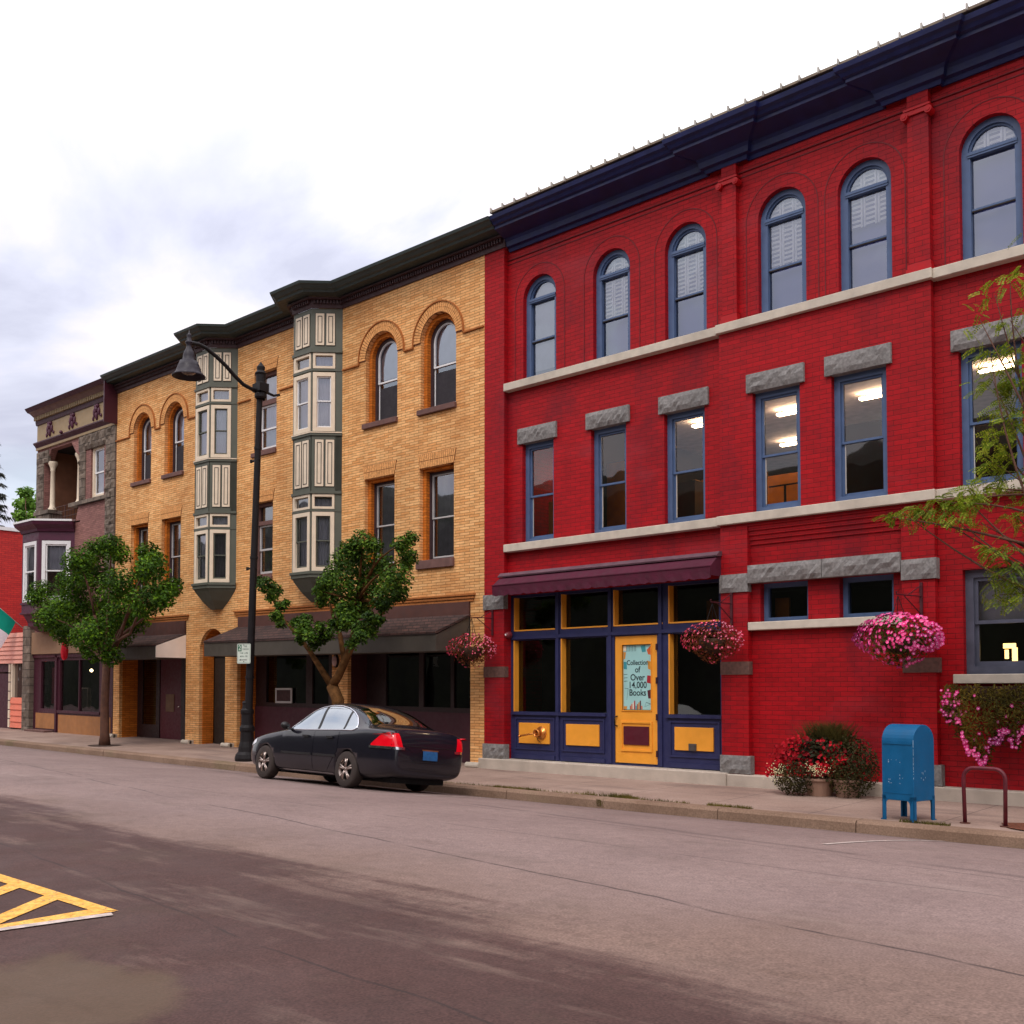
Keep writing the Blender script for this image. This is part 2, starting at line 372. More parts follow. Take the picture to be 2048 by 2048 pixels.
# ------------------------------------------------------------------ window builder
def curtain_mesh(x0,x1,z0,z1,y,folds=9,amp=.03):
    mb=MB(); n=folds*6; vs=[]
    for i in range(n+1):
        t=i/n; yy=y+amp*math.sin(t*folds*2*math.pi)+amp*.4*math.sin(t*folds*5.1)
        vs+=[(x0+(x1-x0)*t,yy,z0),(x0+(x1-x0)*t,yy,z1)]
    mb.add(vs,[(2*i,2*i+2,2*i+3,2*i+1) for i in range(n)]); return mb
def window(parent,x0,x1,z0,z1,y,fr,gl,meet=None,arched=False,fw=.07,trans=None,inner=None,mfr=None,warp=False,T=None,name='window',sash=.045,frs=None,blind=None,tz=None,thick=.09):
    """y = front plane of the frame; parts: frame mesh (window) > pane, blind"""
    mb=MB()
    if T: mb.frame(*T)
    hw=(x1-x0)/2; cx=(x0+x1)/2
    if arched:
        zs=z1-hw; o=arch(cx,hw,z0,zs); i=arch(cx,hw-fw,z0+fw,zs,r=hw-fw)
        mb.ring(o,i,y,y+thick)
    else: mb.ring(rect(x0,x1,z0,z1),rect(x0+fw,x1-fw,z0+fw,z1-fw),y,y+thick)
    a,b,c,d=x0+fw,x1-fw,z0+fw,z1-fw
    if trans is not None:  # transom bar between (lo,hi)
        mb.box(a-.01,b+.01,y-.012,y+thick-.002,trans[0],trans[1])
        top=trans[0]
    else: top=d if not arched else None
    sb=MB()
    if T: sb.frame(*T)
    ys=y+.035
    if meet is not None:
        sb.box(a,b,ys-.003,ys+.05,meet-sash*.5,meet+sash*.5)
        if top is None:
            zs=z1-hw; sb.ring(arch(cx,hw-fw+.001,meet,zs,r=hw-fw+.001),arch(cx,hw-fw-sash,meet+.001,zs,r=hw-fw-sash),ys,ys+.04)
        else: sb.ring(rect(a-.001,b+.001,meet,top),rect(a+sash,b-sash,meet+sash*.4,top-sash),ys,ys+.04)
        sb.ring(rect(a-.001,b+.001,c,meet),rect(a+sash,b-sash,c+sash*1.4,meet-sash*.4),ys+.025,ys+.06)
    w=mb.build(name,fr,parent,warp=warp)
    if meet is not None: sb.build('sash',frs or fr,w,warp=warp)
    pb=MB()
    if T: pb.frame(*T)
    yp=ys+.03
    if arched:
        zs=z1-hw; poly=arch(cx,hw-fw*.5,z0+fw*.5,zs,r=hw-fw*.5)
    else: poly=rect(x0+fw*.5,x1-fw*.5,z0+fw*.5,z1-fw*.5)
    pb.add([(x,yp,z) for x,z in poly],[tuple(range(len(poly)))])
    pb.build('pane',gl,w,warp=warp)
    if blind:
        kind,mat,bz0,bz1=blind
        if kind=='curtain':
            q=curtain_mesh(a,b,bz0,bz1,yp+.09,5,.018)
            if T: f=MB().frame(*T).T; q.v=[f(p) for p in q.v]
            q.build('curtain',mat,w,warp=warp,smooth=True)
        elif kind=='shade':
            q=MB(); 
            if T: q.frame(*T)
            q.box(a,b,yp+.05,yp+.055,bz0,bz1); q.build('shade',mat,w,warp=warp)
        elif kind=='shutter':
            q=MB(); q.frame(*T) if T else None
            nc=3; cw=(b-a)/nc
            for k in range(nc):
                u0=a+k*cw+.008; u1=a+(k+1)*cw-.008
                for (p,r) in ((u0,u0+.03),(u1-.03,u1)): q.box(p,r,yp+.05,yp+.075,bz0,bz1)
                z=bz0+.02
                while z<bz1-.02:
                    q.add([(u0+.03,yp+.05,z),(u1-.03,yp+.05,z),(u1-.03,yp+.075,z+.05),(u0+.03,yp+.075,z+.05)],[(0,1,2,3)]); z+=.074
            q.build('shutter',mat,w,warp=warp)
    return w

# ================================================================== RED BUILDING
rb=thing('red_brick_building',(-7.5,0,.2),'three storey red brick building with navy cornice and a yellow and navy shopfront','building')
XR=-.5
AW=[(-13.2,.12),(-11.46,.12),(-9.868,.12),(-8.035,.10),(-6.66,.10),(-4.84,.12),(-3.15,.12),(-1.6,.12)]
SW=[(-13.245,.12,.40),(-11.54,.12,.40),(-9.91,.12,.41),(-8.11,0,.415),(-6.74,0,.43),(-4.89,.12,.42),(-3.2,.12,.42),(-1.65,.12,.42)]
def aholes(a,b): return [arch(c,.42,7.79,9.39) for c,y in AW if a<c<b]
def sholes(a,b): return [rect(c-h,c+h,4.60,6.56) for c,y,h in SW if a<c<b]
mb=MB()
mb.wall(rect(-14.02,-9.14,3.60,10.6),aholes(-14,-9.14)+sholes(-14,-9.14),.12,.28)
mb.wall(rect(-8.80,-5.95,7.6,10.6),aholes(-8.8,-5.95),.10,.28)
mb.wall(rect(-9.14,-5.64,4.45,7.70),sholes(-9.1,-5.7),0,.3)
mb.wall(rect(-5.64,XR-.5,.38,10.6),aholes(-5.6,XR)+sholes(-5.6,XR)+[rect(-5.30,-3.75,1.97,3.44),rect(-3.0,-1.5,1.97,3.44)],.12,.28)
mb.wall(rect(-8.64,-6.12,.38,4.12),[rect(-8.48,-7.65,2.84,3.47),rect(-7.13,-6.29,2.84,3.47)],.12,.25)
for k in range(5): mb.box(-8.64,-6.12,.12-.024*(k+1),.3,4.1+k*.075,4.1+(k+1)*.075+.0)
mb.box(-8.64,-6.12,.003,.3,4.475,4.6)
# piers / pilasters
mb.box(-14.56,-14.02,0,.5,.38,10.6)
mb.box(-9.14,-8.64,0,.5,.38,4.45); mb.box(-6.12,-5.64,0,.5,.38,4.45)
mb.box(-9.14,-5.64,.001,.5,7.6,7.7)
mb.box(-9.07,-8.80,0,.4,7.79,10.6); mb.box(-5.95,-5.64,0,.4,7.79,10.6)
mb.box(XR-.5,XR,0,.5,.38,10.6)
mb.box(-9.14,-9.07,.12,.4,7.7,10.6)
mb.box(-9.139,-9.05,.002,.3,4.45,7.7); mb.box(-5.73,-5.6401,.002,.3,.4,7.7)
# shell
mb.box(-14.56,-14.4,.5,11,.2,10.6); mb.box(XR-.15,XR,.5,11,.2,10.6); mb.box(-14.56,XR,10.9,11,.2,10.6)
mb.build('wall',m_red,rb)
mb=MB(); mb.box(-14.55,XR,.3,11,10.5,10.56); mb.build('roof',m_dk,rb)
# raised trims
m_grv=plain('dark_red_groove',(104,2,12),.7)
mb=MB()
for c,y in AW:
    mb.ring(arch(c,.640,7.79,9.39,24),arch(c,.624,7.79,9.39,24),y-.006,y,True); mb.next()
for a,b,y in ((-14.02,-9.07,.12),(-8.80,-5.95,.10),(-5.64,XR-.5,.12)):
    mb.box(a,b,y-.008,y,10.205,10.22); mb.next(); mb.box(a,b,y-.02,y,10.285,10.30); mb.next()
mb.each('groove_line',m_grv,rb); mb=MB()
for a,b in ((-9.07,-8.80),(-5.95,-5.64)):
    mb.box(a-.03,b+.03,-.04,.09,7.79,7.86); mb.box(a-.015,b+.015,-.025,.09,7.86,7.93)
    mb.next(); mb.box(a-.04,b+.04,-.045,.09,10.20,10.23); mb.box(a-.02,b+.02,-.03,.09,10.13,10.20)
    for xx in (a-.02,b+.02):
        mb.cyl((xx,-.07,10.12),(xx,.07,10.12),.055,n=14); mb.cyl((xx,-.08,10.12),(xx,-.07,10.12),.03,n=12)
    mb.next()
mb.each('pilaster_capital',m_redpl,rb)
# stone courses
mb=MB()
mb.box(-14.02,-9.17,-.03,.4,7.64,7.79); mb.next(); mb.box(-9.17,-5.60,-.08,.4,7.645,7.793); mb.next(); mb.box(-5.60,XR,-.03,.4,7.64,7.79); mb.next()
mb.box(-14.02,-9.17,-.03,.4,4.45,4.60); mb.next(); mb.box(-9.17,-5.60,-.08,.4,4.455,4.603); mb.next(); mb.box(-5.60,XR,-.03,.4,4.45,4.60); mb.next()
mb.box(-8.66,-6.12,-.0,.37,2.71,2.84); mb.next(); mb.box(-5.42,-3.6,.02,.37,1.84,1.97); mb.next(); mb.box(-3.1,-1.4,.02,.37,1.84,1.97)
mb.each('sill_course',m_cream,rb,bevel=.008)
mb=MB()
for c,y,h in SW: mb.rough(c-h-.09,c+h+.09,y-.05,y+.1,6.555,6.855,.03); mb.next()
mb.rough(-8.62,-7.35,-.04,.1,3.47,3.755,.035); mb.next(); mb.rough(-7.34,-6.13,-.04,.1,3.47,3.755,.035)
mb.each('stone_lintel',m_gran,rb)
mb=MB(); qn=MB()
for a,b in ((-14.57,-14.01),(-9.15,-8.63),(-6.12,-5.61)):
    mb.rough(a,b,-.03,.1,3.34,3.635,.03); mb.next(); mb.rough(a-.01,b+.03,-.03,.1,.40,.69,.03); mb.next()
    qn.rough(a,b+.01,-.012,.1,2.0,2.21,.006); qn.next()
mb.each('pier_stone',m_gran,rb); qn.each('pier_band',m_quoin,rb)
mb=MB(); mb.box(-14.62,-9.0,-.12,.3,-.1,.405); mb.box(-9.0,XR,-.10,.3,-.1,.39)
mb.build('plinth',m_plin,rb,bevel=.015)
# cornice
prof=[(0,10.44),(.03,10.44),(.05,10.50),(.11,10.52),(.13,10.61),(.16,10.66),(.42,10.75),(.45,10.76),(.45,10.81),(.50,10.83),(.53,10.88),(.58,10.91),(.60,10.98),(0,11.05)]
mb=MB()
mb.sweep([(-13.95,.10),(-9.35,.10),(-9.34,.02),(-8.62,.02),(-8.61,.10),(-6.3,.10),(-6.29,.02),(-5.48,.02),(-5.47,.10),(-1.3,.10),(-1.29,-.02),(XR,-.02)],prof)
mb.build('cornice',m_corn,rb)
mb=MB(); mb.box(-13.95,XR,-.49,.4,11.035,11.075); mb.build('roof_edge',plain('roof_flashing',(120,104,86),.6,var=.3,scale=8),rb)
mb=MB(); x=-13.9
while x<XR: mb.box(x,x+.022,-.545,-.51,11.02,11.11); mb.box(x,x+.022,-.53,-.35,11.075,11.09); mb.next(); x+=.31
mb.each('snow_guard',plain('pale_metal_clip',(176,170,160),.4),rb)
# windows
bl=[('shade',m_curt,8.0,9.7),('shutter',m_blind,8.60,9.70),('shutter',m_blind,8.6,9.72),('shutter',m_blind,8.64,9.72),('shutter',m_blind,8.86,9.72),('shutter',m_blind,9.40,9.72),None,None]
for k,(c,y) in enumerate(AW):
    w=window(rb,c-.42,c+.42,7.79,9.81,y+.10,m_blue,g_sky,meet=8.58,arched=True,fw=.085,inner=None,blind=bl[k],thick=.12,sash=.03)
    # transom under the fanlight
    mb=MB(); mb.box(c-.335,c+.335,y+.085,y+.2,9.33,9.41); mb.box(c-.335,c+.335,y+.075,y+.2,9.36,9.385)
    mb.box(c-.335,c-.30,y+.1,y+.2,7.87,9.33); mb.box(c+.30,c+.335,y+.1,y+.2,7.87,9.33)
    mb.build('transom_bar',m_blue,w)
    mb=MB(); mb.box(c-.33,c+.33,y+.128,y+.15,8.545,8.566); mb.build('rail_dark_strip',m_seam,w)  # thin dark strip just below the meeting rail
    if k: mb=MB(); mb.box(c-.34,c+.34,y+.30,y+.305,7.85,9.7); mb.build('shade',m_lav,w)
for k,(c,y,h) in enumerate(SW):
    w=window(rb,c-h,c+h,4.60,6.56,y+.10,m_blue,g_mid,meet=5.52,fw=.095,thick=.12,sash=.035)
    mb=MB(); mb.box(c-h+.135,c-h+.15,y+.16,y+.175,4.72,5.5); mb.build('sash_track',m_whtd,w)
for a,b in ((-8.48,-7.65),(-7.13,-6.29)):
    window(rb,a,b,2.84,3.47,.24,m_blue,g_dark,fw=.075,thick=.12)
for a,b in ((-5.30,-3.75),(-3.0,-1.5)):
    window(rb,a,b,1.97,3.44,.22,plain('slate_paint_low',(82,84,100),.5) if a<-5 else m_blue,g_mid,meet=2.70,fw=.11,thick=.14,sash=.05,blind=('curtain',m_curt,2.72,3.34))
# interiors: second floor lit room, third floor, ground
m_ceil=plain('pinkish_ceiling',(205,186,188),.9); m_orw=plain('orange_wall',(176,98,16),.9); m_room=plain('brown_room_wall',(52,32,24),.9,var=.3,scale=1)
mb=MB(); mb.box(-14.3,XR-.2,.42,8.2,6.85,6.95); mb.build('ceiling',m_ceil,rb)
mb=MB(); mb.box(-14.3,XR-.2,.42,8.2,4.35,4.44); mb.box(-14.3,XR-.2,8.0,8.1,4.4,6.9); mb.box(-12.4,-12.3,.5,8,4.4,6.9)
mb.box(-14.3,XR-.2,.42,8.2,3.62,3.70); mb.box(-14.3,XR-.2,3.0,3.1,.3,3.6)
mb.build('interior_wall',m_room,rb)
mb=MB(); mb.box(-14.3,XR-.2,1.2,1.25,7.3,10.4); mb.build('interior_partition',m_lav,rb)
mb=MB()
for k in range(14): x=-10.9+k*.13; mb.box(x,x+.07,1.3+.1*(k%3),1.6,4.9+.15*(k%4),5.6)
mb.build('hanging_clothes',plain('ochre_clothes',(170,110,40),.9,var=.5,scale=3),rb)
mb=MB()
for x,z0,z1 in ((-9.1,4.7,5.45),(-8.5,4.7,5.2),(-7.6,4.5,5.1)): mb.box(x,x+.03,2.1,2.14,z0,z1); mb.box(x-.3,x+.3,2.1,2.14,z1-.02,z1); mb.box(x-.25,x+.05,1.9,2.2,z0+.1,z0+.3)
mb.build('office_furniture',m_dk,rb)
mb=MB(); mb.box(-5.05,-4.86,.68,.70,7.95,8.35); mb.build('window_picture',plain('pale_blue_picture',(150,190,214),.5,var=.3,scale=9),rb)
mb=MB(); mb.box(-5.18,-4.95,.60,.64,7.88,8.0); mb.build('window_card',plain('aqua_card',(120,196,220),.5),rb)
mb=MB(); mb.box(-13.55,-13.2,.8,.85,4.45,5.5); mb.next(); mb.box(-12.25,-11.5,1.0,1.1,4.45,6.1); mb.next(); mb.box(-9.9,-8.6,2.6,2.7,4.45,5.75); mb.next(); mb.box(-8.45,-8.2,.55,.6,2.9,3.25); mb.each('orange_partition',m_orw,rb)
mb=MB(); mb.box(-8.1,-7.0,1.5,2.0,4.5,6.15); mb.next(); mb.box(-6.0,-5.5,2.2,2.9,4.5,6.0); mb.next(); mb.box(-10.6,-10.2,.9,1.2,4.5,5.5); mb.next(); mb.box(-13.3,-12.9,.7,.75,5.2,6.1); mb.each('cupboard',m_dkbr,rb)
mb=MB()
for px,py,L in ((1384,852,.9),(1553,829,.95),(1718,797,.95),(1956,742,.6),(1560,890,.8),(1180,905,.7)):
    a=atz(px,py,6.76); mb.box(a.x,a.x+L,a.y,a.y+.11,6.74,6.775); mb.next()
mb.each('ceiling_light',e_tube,rb)
mb=MB(); 
for x in (-9.95,-9.75,-9.6): mb.box(x,x+.07,1.0,1.05,4.9,5.35); mb.next()
mb.each('shelf_lamp',e_warm,rb)
mb=MB(); mb.box(-5.02,-4.86,.9,.95,2.35,2.42); mb.box(-5.0,-4.96,.9,.95,2.2,2.33); mb.box(-4.9,-4.84,.9,.95,2.15,2.36); mb.build('window_lamp',e_warm,rb)
# ---- shopfront
mb=MB(); Y=.2
sf=[rect(-13.94,-12.88,1.33,2.72),rect(-12.73,-11.66,1.33,2.72),rect(-10.30,-9.28,1.33,2.72),rect(-11.48,-10.55,.43,2.72),
    rect(-13.93,-12.88,2.90,3.56),rect(-12.72,-11.62,2.90,3.56),rect(-11.49,-10.43,2.90,3.56),rect(-10.30,-9.30,2.90,3.56)]
mb.wall(rect(-14.02,-9.14,.40,3.62),sf,Y,.14)
mb.box(-13.98,-11.66,Y-.05,Y,1.27,1.325); mb.box(-10.35,-9.24,Y-.05,Y,1.27,1.325)
mb.box(-14.0,-9.2,Y-.035,Y,2.74,2.80); 
for a,b in ((-13.93,-12.86),(-12.74,-11.67),(-10.32,-9.26)):
    mb.ring(rect(a+.03,b-.03,.60,1.22),rect(a+.06,b-.06,.63,1.19),Y-.02,Y); mb.box(a+.02,b-.02,Y-.03,Y,.42,.50)
for x in (-12.81,-11.57,-10.47): mb.box(x-.035,x+.035,Y-.03,Y,.42,3.6)
sh=mb.build('shopfront',m_navy,rb,bevel=.004)
mb=MB()
for a,z0,z1 in ((-13.94,1.33,2.72),(-12.73,1.33,2.72),(-10.30,1.33,2.72),(-13.93,2.9,3.56),(-12.72,2.9,3.56),(-11.49,2.9,3.56),(-10.30,2.9,3.56)):
    mb.box(a-.002,a+.022,Y-.012,Y+.135,z0+.001,z1-.001)
for a,b in ((-13.93,-12.88),(-12.72,-11.62),(-11.49,-10.43),(-10.30,-9.30)): mb.box(a+.023,b-.002,Y-.01,Y+.135,2.899,2.925)
mb.build('yellow_bead',m_ylw,sh)
for a,b in ((-13.79,-13.01),(-12.60,-11.82),(-10.18,-9.41)):
    mb=MB(); mb.box(a,b,Y-.028,Y+.01,.72,1.115); p=mb.build('yellow_panel',m_ylw,sh,bevel=.004)
mb=MB(); mb.box(-9.885,-9.735,Y-.045,Y-.028,.72,.84)
for k in range(5): mb.box(-9.875,-9.745,Y-.05,Y-.045,.733+k*.021,.741+k*.021)
mb.build('vent_grille',plain('grey_vent',(96,88,84),.5,metal=.3),sh)
for i,h in enumerate(sf):
    if i==3: continue
    mb=MB(); mb.add([(x,Y+.115,z) for x,z in h],[(0,1,2,3)]); mb.build('pane',g_dark,sh)
mb=MB(); mb.box(-14.0,-9.2,1.1,1.15,.4,3.6); mb.box(-14.0,-9.2,.36,1.1,1.0,1.05); mb.build('display_back',m_dk,sh)
mb=MB(); mb.box(-9.85,-9.55,.7,.72,2.95,3.3); mb.build('orange_card',m_orw,sh)
# door
mb=MB(); mb.wall(rect(-11.475,-10.555,.45,2.715),[rect(-11.32,-10.69,1.39,2.56)],Y+.02,.045)
mb.ring(rect(-11.335,-10.675,1.375,2.575),rect(-11.32,-10.69,1.39,2.56),Y+.005,Y+.03)
mb.ring(rect(-11.35,-10.67,.66,1.19),rect(-11.32,-10.70,.69,1.16),Y+.0,Y+.03); mb.box(-11.32,-10.70,Y+.03,Y+.045,.6,1.2)
dr=mb.build('door',m_ylw,rb)
mb=MB(); mb.box(-11.285,-10.735,Y-.002,Y+.02,.775,1.105); mb.build('door_panel',m_marp,dr,bevel=.004)
mb=MB(); mb.tube([(-11.435,Y+.02,1.10),(-11.435,Y-.05,1.12),(-11.435,Y-.06,1.19),(-11.435,Y-.05,1.26),(-11.435,Y+.02,1.28)],.012); mb.build('handle',m_blk,dr,smooth=True)
mb=MB()
for z in (.58,1.22,1.86,2.45): mb.box(-10.575,-10.535,Y-.012,Y+.02,z,z+.11)
mb.build('hinge',plain('dark_maroon_hinge',(50,14,30),.5),dr)
# poster
pc=(-11.005,1.975); PY=Y+.045
m_pos=plain('poster_aqua',(160,208,206),.6,var=.06,scale=3)
mb=MB(); mb.box(-11.31,-10.70,PY,PY+.006,1.40,2.55); po=mb.build('poster',m_pos,dr)
m_txt=plain('poster_ink',(28,48,52),.7,var=.02)
for s_,z,sz in (('Collection',2.235,.122),('of',2.11,.15),('Over',1.97,.16),('14,000',1.835,.16),('Books',1.70,.16)):
    text(s_,sz,m_txt,'lettering',po,Matrix.Translation((-11.0,PY-.003,z))@FACE,sx=.92)
def patch(pts,mat,nm,dy=.002):
    mb=MB(); mb.add([(x,PY-dy,z) for x,z in pts],[tuple(range(len(pts)))]); mb.build(nm,mat,po)
pm={k:plain('poster_'+k,c,.7,var=.03) for k,c in dict(teal=(60,150,160),orange=(208,96,48),ochre=(206,140,50),red=(168,24,40),plum=(84,26,38),dark=(46,60,60),rust=(168,84,56),cream=(226,214,190)).items()}
patch([(-10.93,2.53),(-10.83,2.545),(-10.82,2.43),(-10.9,2.42)],pm['teal'],'printed_book')
patch([(-10.80,2.46),(-10.705,2.54),(-10.705,2.37),(-10.77,2.38)],pm['orange'],'printed_book')
patch([(-10.79,2.27),(-10.705,2.25),(-10.705,2.10),(-10.77,2.12)],pm['ochre'],'printed_book')
patch([(-10.79,2.01),(-10.705,2.0),(-10.705,1.86),(-10.80,1.88)],pm['red'],'printed_book')
patch([(-10.79,1.74),(-10.705,1.76),(-10.705,1.60),(-10.77,1.60)],pm['plum'],'printed_book')
patch([(-11.305,2.26),(-11.24,2.25),(-11.23,2.12),(-11.305,2.13)],pm['teal'],'printed_book')
patch([(-11.305,2.43),(-11.25,2.43),(-11.27,2.31),(-11.305,2.30)],pm['ochre'],'printed_book')
patch([(-11.305,1.46),(-11.23,1.46),(-11.24,1.405),(-11.305,1.405)],pm['ochre'],'printed_book')
for k in range(9): patch([(-11.17+k*.031,1.405),(-11.145+k*.031,1.405),(-11.145+k*.031,1.47+.03*((k*5)%4)),(-11.17+k*.031,1.47+.03*((k*5)%4))],pm[['rust','orange','cream','red','teal','rust','ochre','plum','orange'][k]],'printed_book')
for k in range(7): patch([(-11.245+k*.034,2.545),(-11.237+k*.034,2.545),(-11.237+k*.034,2.44),(-11.245+k*.034,2.44)],pm['dark'],'printed_book')
patch([(-11.31,2.545),(-11.245,2.545),(-11.245,2.45),(-11.31,2.45)],pm['cream'],'white_tag',.004)
for z in (1.97,2.03,1.91): patch([(-11.3,z),(-11.22,z+.005),(-11.22,z-.003),(-11.3,z-.008)],pm['dark'],'printed_line')
for a,b in (((-11.29,1.78),(-11.21,1.77)),((-11.21,1.77),(-11.24,1.57)),((-10.85,1.45),(-10.72,1.50)),((-10.85,1.45),(-10.82,1.53)),((-10.82,1.53),(-10.72,1.50))):
    patch([a,b,(b[0]+.006,b[1]+.006),(a[0]+.006,a[1]+.006)],pm['dark'],'printed_line')
# awning
mb=MB(); x0,x1=-14.03,-9.13
prf=[(.12,3.99),(-.10,3.965),(-.13,3.93),(-.30,3.80)]
vs=[];n=60
for i in range(n+1):
    x=x0+(x1-x0)*i/n; zb=3.585-.028*abs(math.sin(i/n*math.pi*24))
    for (y,z) in ((.12,3.985),(-.12,3.93),(-.30,3.79),(-.335,3.77),(-.33,3.68+.0),(-.325+.008*math.sin(i*1.7),zb)): vs.append((x,y,z))
mb.add(vs,[(i*6+j,(i+1)*6+j,(i+1)*6+j+1,i*6+j+1) for i in range(n) for j in range(5)])
for x in (x0,x1): mb.add([(x,.12,3.985),(x,-.12,3.93),(x,-.30,3.79),(x,-.335,3.77),(x,-.33,3.62),(x,.12,3.62)],[(0,1,2,3,4,5)])
aw=mb.build('awning',m_maroon,rb)
mb=MB(); mb.prismx([(.12,3.99),(.12,4.05),(-.08,4.03),(-.16,3.965),(-.15,3.94),(-.05,3.95)],x0-.02,x1+.02); mb.build('awning_box',plain('awning_cap',(104,76,86),.5,metal=.2),aw)
mb=MB(); mb.box(x0,x1,-.345,-.335,3.762,3.778); mb.build('front_rail',m_maroon,aw)
# alarm bell
mb=MB(); mb.lathe([(.005,-.07),(.03,-.07),(.05,-.05),(.062,-.02),(.07,.02),(.07,.05)],(-14.0,.09,2.83),16,'y')
o=mb.build('alarm_bell',plain('bell_red',(120,40,48),.4),None,base=(-14.0,.14,2.83),smooth=True); tag(o,'small round red alarm bell at the left edge of the navy shopfront','alarm bell')
mb=MB(); mb.lathe([(.003,-.078),(.02,-.074),(.022,-.065)],(-14.0,.09,2.83),12,'y'); mb.build('centre_cap',m_wht,o)
# standpipe
m_cop=plain('copper_brass',(220,140,70),.3,metal=.75,var=.2,scale=14)
sp=thing('fire_standpipe',(-13.2,.18,.93),'brass fire hose connection with flange and side pipe on the leftmost yellow panel','fire fitting')
mb=MB(); mb.lathe([(.005,0),(.125,0),(.125,-.02),(.06,-.03),(.055,-.10),(.075,-.11),(.075,-.17),(.055,-.175),(.05,-.12)],(-13.2,.172,.93),20,'y'); mb.build('flange',m_cop,sp,smooth=True)
mb=MB(); mb.tube([(-13.2,.06,.93),(-13.4,.03,.905),(-13.62,.02,.865)],.018); mb.sphere((-13.63,.02,.863),.028,8); mb.build('side_pipe',m_cop,sp,smooth=True)
mb=MB(); mb.tube([(-13.2,.02,.87),(-13.19,.05,.80),(-13.18,.12,.74)],.006,6); mb.build('chain',m_blk,sp)
# ================================================================== BUFF BRICK BUILDING
m_dfr=plain('dark_window_frame',(56,38,42),.6)
m_hood=plain('buff_moulding',(168,104,56),.8,var=.2,scale=14,spec=.2)
yb=thing('buff_brick_building',(-22.3,0,.28),'three storey buff brick building with two grey-green bay windows and a dark green cornice','building')
YA=[(-28.40,.51),(-26.62,.52),(-17.75,.54),(-15.92,.54)]   # arched, third floor
YS=[(-28.51,.50),(-26.73,.52),(-17.80,.51),(-15.96,.525)] # second floor
hl=[arch(c,h,7.68,9.68-h,20) for c,h in YA]+[rect(c-h,c+h,4.46,6.43) for c,h in YS]
hl+=[rect(-22.70,-21.73,7.66,9.68),rect(-22.72,-21.85,4.50,6.38)]
ground=[rect(-29.60,-25.86,.1,3.52),arch(-24.545,.625,.1,2.65,20),rect(-23.36,-19.45,.1,3.52),rect(-18.88,-14.95,.1,3.52)]
mb=MB(); mb.wall(rect(-29.96,-14.56,.02,10.75),hl+ground,0,.10)
mb.build('wall',m_yel,yb,warp=True)
# inner rebate, deeper and more orange
mb=MB()
for c,h in YA: mb.ring(arch(c,h-.001,7.68,9.68-h,20),arch(c,h-.10,7.69,9.68-h,20,r=h-.10),.10,.32); mb.next()
for c,h in YS: mb.ring(rect(c-h,c+h,4.46,6.43),rect(c-h+.1,c+h-.02,4.47,6.36),.10,.32); mb.next()
for x0,x1 in ((-29.60,-25.86),(-23.36,-19.45),(-18.88,-14.95)):
    if x0!=-18.88: mb.box(x0-.05,x0+.001,.10,.70,.05,3.5); mb.next()
    mb.box(x1-.001,x1+.05,.10,.70,.05,3.5); mb.next()
mb.ring(arch(-24.545,.625,.1,2.65,20),arch(-24.545,.60,.1,2.65,20,r=.60),.10,.42)
mb.each('jamb',m_yeld,yb,warp=True)
mb=MB(); mb.box(-18.93,-18.879,.10,.70,.05,3.5); mb.build('painted_jamb',plain('maroon_jamb',(70,26,30),.6),yb,warp=True)
mb=MB(); mb.box(-29.96,-29.8,.32,10,.1,10.6); mb.box(-14.72,-14.57,.5,10,.1,10.6); mb.box(-29.9,-14.6,9.9,10,.1,10.6); mb.build('shell_wall',m_yel,yb)
mb=MB(); mb.box(-29.9,-14.6,.3,10,10.62,10.7); mb.build('roof',m_dk,yb)
mb=MB()
for z in (3.62,7.0): mb.box(-29.8,-14.7,.34,6,z,z+.1)
mb.box(-29.8,-14.7,2.0,2.1,3.7,10.6); mb.build('interior',m_dk,yb,warp=True)
# hoods, string course, jack arches, corbels
mb=MB(); back=MB(); hood=MB()
for c,h in YA:
    zs=9.68-h; N=34
    back.ring(arch(c,h+.23,zs-.02,zs,24),arch(c,h+.002,zs-.02,zs,24),-.012,0,True)
    for (r0,r1) in ((h+.004,h+.105),(h+.112,h+.21)):
        for k in range(N):
            a0=math.pi*(k+.10)/N; a1=math.pi*(k+.90)/N
            q=[(c+r0*math.cos(a0),zs+r0*math.sin(a0)),(c+r1*math.cos(a0),zs+r1*math.sin(a0)),(c+r1*math.cos(a1),zs+r1*math.sin(a1)),(c+r0*math.cos(a1),zs+r0*math.sin(a1))]
            mb.prism(q[::-1],-.022,-.001)
    mb.next(); back.next()
    hood.ring(arch(c,h+.240,9.075,zs,24),arch(c,h+.215,9.075,zs,24),-.045,.0,True); hood.next()
segs=[(-29.96,YA[0][0]-YA[0][1]-.22),(YA[0][0]+YA[0][1]+.22,YA[1][0]-YA[1][1]-.22),(YA[1][0]+YA[1][1]+.22,-25.2),(-23.42,-22.85),(-21.6,-20.87),(-19.1,YA[2][0]-YA[2][1]-.22),(YA[2][0]+YA[2][1]+.22,YA[3][0]-YA[3][1]-.22),(YA[3][0]+YA[3][1]+.22,-14.57)]
for a,b in segs:
    if b>a: hood.box(a,b,-.045,.0,9.06,9.09); hood.next()
